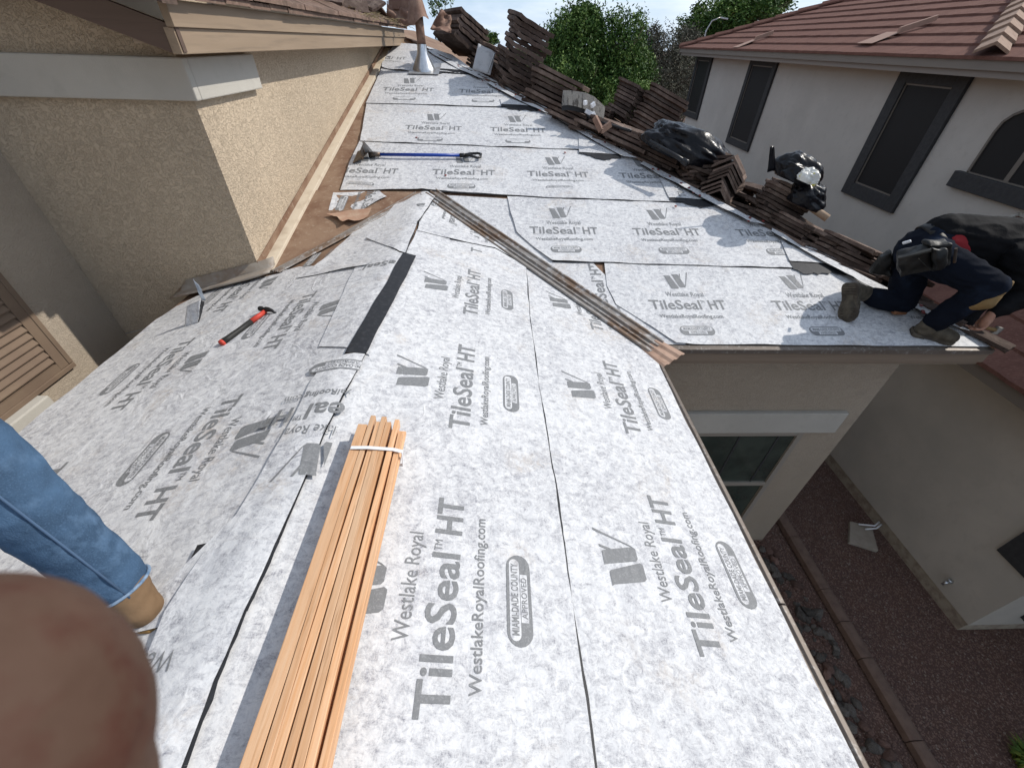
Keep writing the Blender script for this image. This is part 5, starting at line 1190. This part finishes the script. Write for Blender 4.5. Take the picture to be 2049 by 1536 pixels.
# roofer standing on the left slope, only one leg in view
a = hit(262, 1178, P2L); foot = Vector((-.925, .485, zRG(-.925, .485)))
ank = foot+Vector((-.035, .02, .10)); kd = (Vector((-1.20, .66, CZ-.70))-ank)
d_ = ray(-215, 800); oc = CAM-ank; b_ = oc.dot(d_); c_ = oc.length_squared-.46**2; disc = b_*b_-c_
kneeL = CAM+d_*(-b_+(math.sqrt(disc) if disc > 0 else 0)); hipL_ = kneeL+Vector((-.10, -.06, .42)); 
man = thing('person', 'person in faded blue jeans and tan work boots standing on the left slope', 'person', foot)
hipR_ = hipL_+Vector((-.02, -.26, 0)); kneeR = hipR_+Vector((.06, -.06, -.43)); footR = Vector((kneeR.x+.02, kneeR.y-.04, zRG(kneeR.x+.02, 0))); ankR = footR+Vector((0, 0, .10))
pl_ = (hipL_+hipR_)/2+Vector((0, 0, .06)); chs = pl_+Vector((-.04, -.01, .42)); nk = chs+Vector((.0, 0, .18)); hd2 = nk+Vector((.02, 0, .16))
sl_, sr_2 = chs+Vector((0, -.19, .08)), chs+Vector((0, .19, .08)); hl, hr = sl_+Vector((-.15, -.04, -.56)), sr_2+Vector((-.30, .05, -.50))
bd = [[(pl_, .11), (chs, .12), (nk, .055), (hd2, .08)], [(sl_, .05), (sl_*.5+hl*.5+Vector((-.04, 0, 0)), .038), (hl, .027)], [(sr_2, .05), (sr_2*.5+hr*.5+Vector((-.04, 0, 0)), .038), (hr, .027)], [(chs, .09), (sl_, .05)], [(chs, .09), (sr_2, .05)],
      [(pl_, .09), (hipL_, .08), (kneeL, .05), (ank, .038)], [(pl_, .09), (hipR_, .08), (kneeR, .05), (ankR, .038)]]
bd += fingers(hl, Vector((0, 0, -1)), Vector((0, -1, 0)), curl=.3)+fingers(hr, Vector((0, 0, -1)), Vector((0, 1, 0)), curl=.3)
flesh('body', bd, SKIN, man, .008, 2, ell=[(hd2+Vector((.01, 0, .02)), (.095, .08, .12), None), (hd2+Vector((-.09, 0, .0)), (.018, .014, .025), None)])
flesh('shirt', [[(pl_+Vector((0, 0, .05)), .15), (chs, .155), (nk-Vector((0, 0, .07)), .09)], [(chs, .12), (sl_, .08), (sl_*.5+hl*.5+Vector((-.04, 0, 0)), .06)], [(chs, .12), (sr_2, .08), (sr_2*.5+hr*.5+Vector((-.04, 0, 0)), .06)]], mat('grey_shirt', (.30, .31, .33), .8), man, .012, 4, wr=.008)
hem = ank+(kneeL-ank)*.02
flesh('jeans', [[(pl_, .14), (hipL_, .12), (kneeL+(hipL_-kneeL)*.3, .098), (kneeL, .086), (ank+(kneeL-ank)*.62, .080), (ank+(kneeL-ank)*.30, .066), (hem+(kneeL-ank)*.04, .060)], [(pl_, .14), (hipR_, .12), (kneeR, .085), (ankR+Vector((0, 0, .03)), .065)]], DENIM, man, .006, 3, wr=.0065, wsc=10, seed=5)
hd3 = (kneeL-ank).normalized(); o1 = hd3.orthogonal().normalized(); o2 = hd3.cross(o1)
mb = MB(); mb.tube([hem+(o1*math.cos(k*math.pi/12)+o2*math.sin(k*math.pi/12))*.0605 for k in range(25)], .0042, 8, cap=False); mb.build('hem', mat('pale_denim_hem', (.22, .30, .40), .85, var=(60, (.10, .17, .27), .45, .6)), man, smooth=True)
sd_ = Vector((.75, -.55, .2)); mb = MB(); mb.tube([hipL_+sd_*.128, kneeL+(hipL_-kneeL)*.3+sd_*.103, kneeL+sd_*.094, ank+(kneeL-ank)*.62+sd_*.092, ank+(kneeL-ank)*.30+sd_*.074, hem+sd_*.062], .0028, 6); mb.build('side_seam', mat('denim_seam', (.07, .12, .20), .9), man, smooth=True)
WHEAT = mat('wheat_nubuck', (.20, .125, .068), .8, bump=[(60, .3, .003)], var=(10, (.145, .088, .045), .4, .65)); WSOLE = mat('honey_sole', (.36, .21, .075), .7, bump=(60, .4, .003), var=(12, (.26, .15, .05), .4, .6))
boot(man, foot+Vector((.055, -.02, .002)), foot+Vector((-.235, .06, .002-.235*S2)), (-S2, 0, 1), ank+Vector((0, 0, .02)), WHEAT, WSOLE, wd=.052, sole_t=.030)
boot(man, footR+Vector((.06, -.0, .012)), footR+Vector((-.23, .05, .012-.23*S2)), (-S2, 0, 1), ankR, WHEAT, WSOLE, wd=.05, sole_t=.030)
# fingertip of the photographer right at the lens
dF = .036
def CP_(px, py, d): return CAM+FW*d+RT*((px-1024.5)/FPX*d)-UP*((py-768)/FPX*d)
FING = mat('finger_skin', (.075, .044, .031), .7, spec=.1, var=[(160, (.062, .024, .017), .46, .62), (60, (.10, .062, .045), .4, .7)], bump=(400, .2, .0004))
fg = thing('person', 'blurred brown fingertip of the photographer covering the lower left corner', 'person', CP_(40, 1500, dF))
_rad = (RT*-.83-UP*.56).normalized(); _q = Matrix((_rad, FW.cross(_rad).normalized(), FW)).transposed().to_quaternion()
flesh('finger', [[(CP_(20, 1720, dF), .0085), (CP_(-40, 2100, dF*1.05), .0105), (CP_(-120, 3000, dF*1.25), .013)]], FING, fg, .0008, 5, wr=.00025, wsc=260, ell=[(CP_(8, 1440, dF), (.0087, .0136, .0100), _q), (CP_(28, 1620, dF), (.0086, .0130, .0095), _q)])

# ================================================================== TREES
def tree(name, label, cat, base, h, lobes, nleaf, ls, ms, seed, trunk=.16, dens=1., group=None, droop=0):
    rn = random.Random(seed); t = thing(name, label, cat, base, group); base = Vector(base); mb = MB()
    top = base+Vector((0, 0, h*.55)); mb.tube([base, base+Vector((.1, 0, h*.3)), top], [trunk, trunk*.75, trunk*.5], 8)
    br = MB()
    cs = [(Vector(c), Vector(r_)) for c, r_ in lobes]
    for c, r_ in cs:
        for k in range(7):
            e = c+Vector((rn.uniform(-.8, .8)*r_.x, rn.uniform(-.8, .8)*r_.y, rn.uniform(-.3, .9)*r_.z)); s_ = base+(top-base)*rn.uniform(.5, 1); md_ = (s_+e)/2+Vector((rn.uniform(-.3, .3), rn.uniform(-.3, .3), rn.uniform(0, .5)))
            mb.tube([s_, md_, e], [trunk*.35, trunk*.2, trunk*.06], 5)
    mb.build('trunk', BARK, t, smooth=True)
    cm = MB(); per = nleaf//len(cs)
    for c, r_ in cs:
        ncl = max(10, per//34)
        for q in range(ncl):
            while True:
                u = Vector((rn.uniform(-1, 1), rn.uniform(-1, 1), rn.uniform(-1, 1)))
                if .30 < u.length < 1: break
            u *= (1+.30*mnoise.noise(u*2.3+Vector((seed, 0, 0)))); 
            if rn.random() > dens: continue
            cc = c+Vector((u.x*r_.x, u.y*r_.y, u.z*r_.z)); cr_s = min(r_)*rn.uniform(.12, .26); mi = rn.choices((0, 1, 2), (5, 4, 2))[0]
            for k in range(34):
                v = Vector((rn.gauss(0, .5), rn.gauss(0, .5), rn.gauss(0, .5)-droop*rn.random()))*cr_s*1.6; p = cc+v
                a = Vector((rn.uniform(-1, 1), rn.uniform(-1, 1), rn.uniform(-.6, .6)-droop)).normalized()*ls*rn.uniform(.6, 1.3); b = a.orthogonal().normalized(); b = (Matrix.Rotation(rn.uniform(0, 6.28), 3, a.normalized()) @ b)*ls*.38
                cm.add([p-a*.5, p+b*.5, p+a*.5, p-b*.5], [(0, 1, 2, 3)], mi if rn.random() < .8 else rn.randrange(3))
    me = bpy.data.meshes.new('crown'); me.from_pydata(cm.v, [], cm.f); me.update()
    for p, i in zip(me.polygons, cm.mi): p.material_index = i
    link('crown', me, ms, t); return t
def TP(px, py, y): return aty(px, py, y)
def lobe(px, py, y, rpx, rpy):
    c = TP(px, py, y); dep = (c-CAM).dot(FW)*1.0; s_ = (c-CAM).length*.0
    k = (TP(px+rpx, py, y)-c).length; k2 = (TP(px, py-rpy, y)-c).length; return (c, (k, k*.9, k2))
def base_under(px, y): p = TP(px, 120, y); return (p.x, p.y, 0)
tree('leafy_tree', 'large bright green leafy tree between the tallest tile stack and the bare thicket', 'tree', base_under(1190, 22), 7, [lobe(1150, 85, 22, 62, 78), lobe(1235, 105, 22, 58, 88), lobe(1140, 165, 21, 60, 60), lobe(1215, 190, 21.5, 75, 55), lobe(1170, 40, 22, 30, 30), lobe(1265, 150, 23, 45, 60), lobe(1120, 120, 23, 30, 60)], 90000, .14, LEAF, 2, droop=.5)
tree('bare_tree', 'grey brown half bare tree beside the left end of the neighbour house', 'tree', base_under(1340, 27), 6.5, [lobe(1335, 120, 27, 48, 62), lobe(1365, 180, 27, 50, 70), lobe(1310, 190, 26, 40, 60), lobe(1300, 90, 28, 30, 40), lobe(1375, 90, 28, 30, 40)], 30000, .12, LEAFG, 5, dens=.9, droop=.1)
tree('big_tree', 'tall green tree rising behind the left corner of the neighbour roof', 'tree', base_under(1450, 36), 10, [lobe(1440, 40, 36, 66, 42), lobe(1505, 22, 36, 66, 34), lobe(1400, 70, 36, 34, 34), lobe(1540, 5, 37, 40, 26)], 30000, .24, LEAF, 9)
tree('round_tree', 'small far round tree left of the tallest tile stack', 'tree', base_under(945, 60), 5, [lobe(942, 72, 60, 17, 24), lobe(975, 80, 60, 24, 16)], 5000, .30, LEAF, 12)
tree('feathery_tree', 'thin feathery tree top behind the vent pipe', 'tree', base_under(885, 20), 7, [lobe(885, 20, 20, 26, 30), lobe(900, 45, 20, 22, 26)], 1500, .12, LEAF, 15, dens=.5, trunk=.07)
tree('low_bush', 'yellow green bush in front of the bare thicket', 'bush', base_under(1275, 19), 3, [lobe(1285, 195, 19, 34, 28), lobe(1240, 215, 19, 34, 28)], 6000, .10, [LEAF[2], LEAF[0], LEAF[2]], 18, trunk=.05)
tree('dark_thicket', 'dark shaded thicket of branches behind the tile stacks near the neighbour house', 'thicket', base_under(1330, 30), 4, [lobe(1330, 220, 30, 70, 50), lobe(1250, 200, 32, 80, 50), lobe(1360, 150, 31, 40, 60)], 22000, .16, LEAFG, 22, trunk=.08)
# far tree line
fm_ = MB(); rn = random.Random(31)
for k in range(22000):
    x = rn.uniform(-40, 130); y = 95+rn.uniform(-8, 8); h = 3.2+1.6*mnoise.noise(Vector((x*.09, 0, 0)))+.8*mnoise.noise(Vector((x*.5, 3, 0))); z = rn.random()**.7*max(.5, h)
    s_ = .5; a = Vector((rn.uniform(-1, 1), rn.uniform(-.5, .5), rn.uniform(-1, 1)))*s_; b = Vector((a.z, rn.uniform(-.3, .3), -a.x))*.7
    p = Vector((x, y, z)); fm_.add([p-a*.5, p+b*.5, p+a*.5, p-b*.5], [(0, 1, 2, 3)], rn.randrange(3))
me = bpy.data.meshes.new('far_trees'); me.from_pydata(fm_.v, [], fm_.f)
for p, i in zip(me.polygons, fm_.mi): p.material_index = i
o = link('far_trees', me, LEAF[:2]+LEAFG[:1]); tag(o, 'far line of trees and brush along the horizon', 'trees'); o['kind'] = 'stuff'
# street lamp seen over the neighbour roof
lp = TP(1412, 90, 34); t = thing('street_lamp', 'thin grey street lamp in front of the tall green tree', 'street lamp', (lp.x, lp.y, 0))
mb = MB(); q = TP(1413, 62, 34); q2 = TP(1425, 42, 34); q3 = TP(1441, 36, 34); mb.tube([(lp.x, lp.y, 0), q, q2, q3], .045, 8); mb.build('post', GALV, t, smooth=True)
mb = MB(); mb.bar(q3, q3+Vector((.5, 0, -.05)), .16, .09); mb.build('lamp_head', GALV, t, bevel=.02)
# yellow green clump at the foot of the gravel yard
cb_ = hit(2047, 1515, (0, 0, 1, .12)); rn = random.Random(77); mb = MB()
for k in range(420):
    a = rn.uniform(0, 6.28); r0 = rn.random()*.10; L = rn.uniform(.07, .15); p = Vector((cb_.x+.10+math.cos(a)*r0, cb_.y-.03+math.sin(a)*r0, 0)); o_ = Vector((math.cos(a), math.sin(a), 0))
    w_ = Vector((-o_.y, o_.x, 0))*.006; m1 = p+o_*L*.35+Vector((0, 0, L*.8)); e = p+o_*L*.8+Vector((0, 0, L*.85)); mb.add([p-w_, p+w_, m1+w_, m1-w_, e], [(0, 1, 2, 3), (3, 2, 4)], rn.randrange(2))
o = mb.build('shrub', [mat('yellow_leaf', (.16, .19, .03), .6), LEAF[0]]); tag(o, 'small yellow green shrub at the right edge of the gravel', 'shrub')
